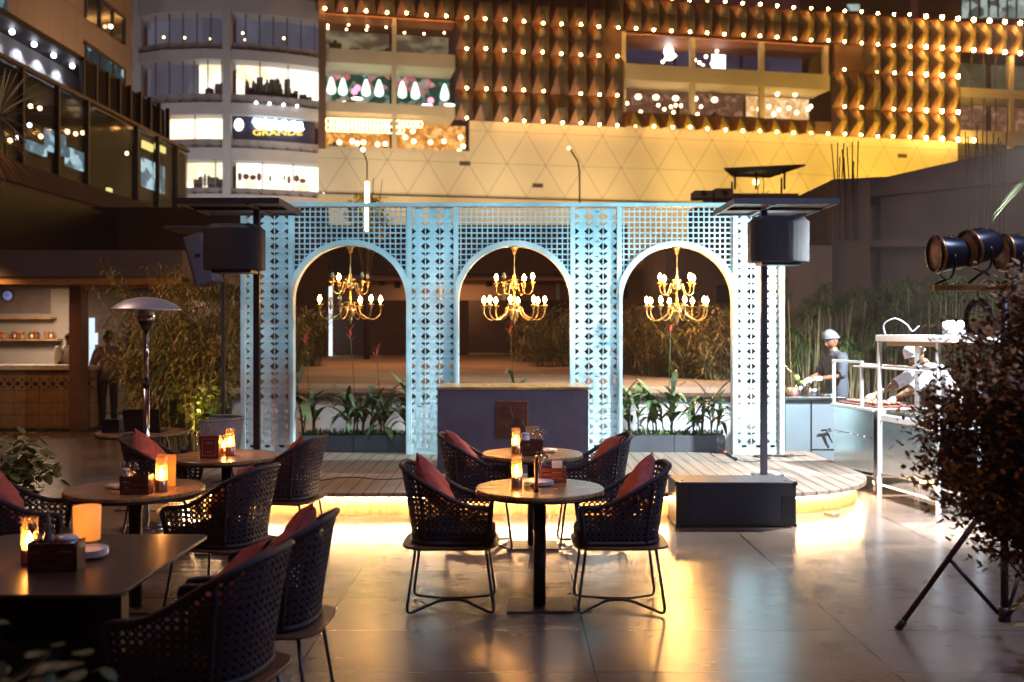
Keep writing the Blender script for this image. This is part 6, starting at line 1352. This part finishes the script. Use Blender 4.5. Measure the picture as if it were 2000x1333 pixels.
orb_ = M('amber_lit_bar', (.50, .22, .06), .5, .1, .3, 8); MB().b2(-.40, .62, -.014, .014, 1.96, 1.99).build('crossbar', orb_, tp)  # warm light on the metal put into the bar's colour
m = MB()
for x in (-.34, -.27, -.11, .05, .22, .34): m.cyl((x, 0, 1.991), (x, 0, 2.003), .018, None, 10)
m.build('wing_nut', steel, tp)
lensm = M('amber_lens', (.62, .42, .28), .35, 0, .35, 90, .4); canm = M('black_can_paint', (.018, .018, .028), .28, .2, .15, 10)
def par(x, z, ax, label):
    t = thing('stage_lamp', label, 'stage lamp', (x, 5.60, z), 0, 'stage lamps on the tripod crossbar'); d = Vector(ax).normalized(); q_ = d.to_track_quat('X', 'Z').to_matrix()
    def lat(prof, n=36):
        m = MB(); m.lathe(prof, (0, 0, 0), n); m.v = [tuple(q_ @ Vector((vz, vx, vy))) for vx, vy, vz in m.v]; return m
    # axis +x is the lens side
    lat([(.001, -.15), (.07, -.15), (.088, -.12), (.100, -.02), (.104, .0), (.104, .03), (.098, .03), (.096, .008), (.001, .008)]).build('can', canm, t)
    lat([(.001, .010), (.090, .010), (.090, .014), (.001, .018)]).build('lens', lensm, t)
    lat([(.106, -.002), (.110, .006), (.107, .014)]).build('rim', M('copper_rim', (.5, .25, .10), .3, .8), t)
    m = MB(); pts = [q_ @ Vector((-.04, .112*math.cos(a)*1.0, -.03-.115*math.sin(a))) for a in [R(-10+200*j/14) for j in range(15)]]; m.tube(pts, .007, 6); m.tube([q_ @ Vector((-.04, 0, -.145)), Vector((-.02, 0, 2.0-z))], .008, 6); m.build('yoke', canm, t)
    m = MB()
    for k in (-1, 0, 1): m.tube([q_ @ Vector((-.05+.012*k*2, .1*math.cos(a), .1*math.sin(a))) for a in [R(55+70*j/6) for j in range(7)]], .003, 4)
    m.build('cooling_fins', canm, t)
par(2.40, 2.165, (-1, -.02, -.05), 'leftmost of the three stage lamps on the tripod crossbar'); par(2.585, 2.20, (-1, -.16, -.22), 'middle of the three stage lamps, tilted slightly down'); par(2.775, 2.175, (-1, -.05, -.03), 'rightmost of the three stage lamps, nearest the picture edge')
m = MB()
for k in range(5): q = random.Random(k); r_ = .055+.006*k; m.tube([(r_*math.cos(a)*1.0+.003*k, .02+.004*k, 1.5*r_*math.sin(a)+q.uniform(-.004, .004)) for a in [j*math.pi/12 for j in range(24)]], .0045, 5, True)
m.tube([(0, .02, .09), (0, .02, .17)], .004, 5); m.tube([(.01, .02, -.09), (.05, .02, -.17)], .004, 5); m.tube([(0, .02, -.09), (.02, .02, -.18)], .004, 5)
o = m.build('coiled_black_cable', cabm, None, loc=(2.62, 5.58, 1.80)); tag(o, 'coiled black cable hanging from the tripod crossbar', 'cable')
# ================================================================== FOREGROUND BUSH
q = random.Random(12); t = thing('dark_bush', 'large dark brown leafed bush in front of the tripod at the right edge', 'bush', (2.50, 4.35, 0)); cx_, cz_ = -.10, 1.33
s = MB(); m = MB(); fol = []
s.tube([(.0, 0, .0), (.02, 0, .35), (-.03, 0, .75), (-.05, 0, 1.1)], [.022, .020, .016, .010], 8)
for k in range(110):
    a = q.uniform(0, 6.28); e = q.uniform(-.68, 1.45); rr_ = q.uniform(.62, 1.0); ex, ey, ez = cx_+.62*rr_*math.cos(a)*math.cos(e), .50*rr_*math.sin(a)*math.cos(e), cz_+.66*rr_*math.sin(e)
    b0 = Vector((-.03, 0, .45+.55*q.random())); p = smooth_path([b0, b0.lerp(Vector((ex, ey, ez)), .5)+Vector((q.gauss(0, .05), q.gauss(0, .05), -.05)), Vector((ex, ey, ez))], 4); s.tube(p, [.0075-.006*i/8 for i in range(9)], 4, caps=False)
    for u in range(3, 9): fol.append((p[u], .030+.040*u/8))
for ex, ez, wx in ((-.56, .98, .6), (-.62, 1.10, .5), (-.42, .80, .7), (-.16, .62, .6), (.05, .62, .5)):
    p = smooth_path([(.0, 0, .32), (-.18*wx, .02, .48), (ex*.75, .03, ez-.08), (ex, .02, ez)], 5); s.tube(p, .005, 5); fol += [(p[-1], .05), (p[-3], .05)]
for _ in range(46000):
    c, r_ = q.choice(fol); p = c+Vector((q.gauss(0, r_), q.gauss(0, r_), q.gauss(0, r_))); a = q.uniform(0, 6.28); L_ = q.uniform(.024, .050)
    m.blade(p, (math.cos(a), math.sin(a), q.uniform(-.8, 1)), L_, L_*.55, .2, 2)
s.build('branches', bark, t); m.build('crown', M('russet_leaf', (.23, .125, .040), .7, 0, .7, 7), t)
MB().lathe([(.001, 0), (.11, 0), (.14, .20), (.125, .20), (.12, .17), (.001, .17)], n=32).build('pot', iron, t)
# ================================================================== HAZE ADDED TO LIFT SHADOWS AND SPREAD GLOW
m = MB(); m.b2(-150, 150, -12, 215, -1.1, 76); o = m.build('added_haze', []); o['kind'] = 'stuff'
hz_ = bpy.data.materials.new('shadow_lift_haze'); hz_.use_nodes = True; _n = hz_.node_tree; _n.nodes.clear(); _v = _n.nodes.new('ShaderNodeVolumePrincipled'); _v.inputs['Density'].default_value = .0012; _v.inputs['Color'].default_value = (.95, .72, .62, 1); _v.inputs['Anisotropy'].default_value = .3
_o = _n.nodes.new('ShaderNodeOutputMaterial'); _n.links.new(_v.outputs[0], _o.inputs['Volume']); o.data.materials.append(hz_)
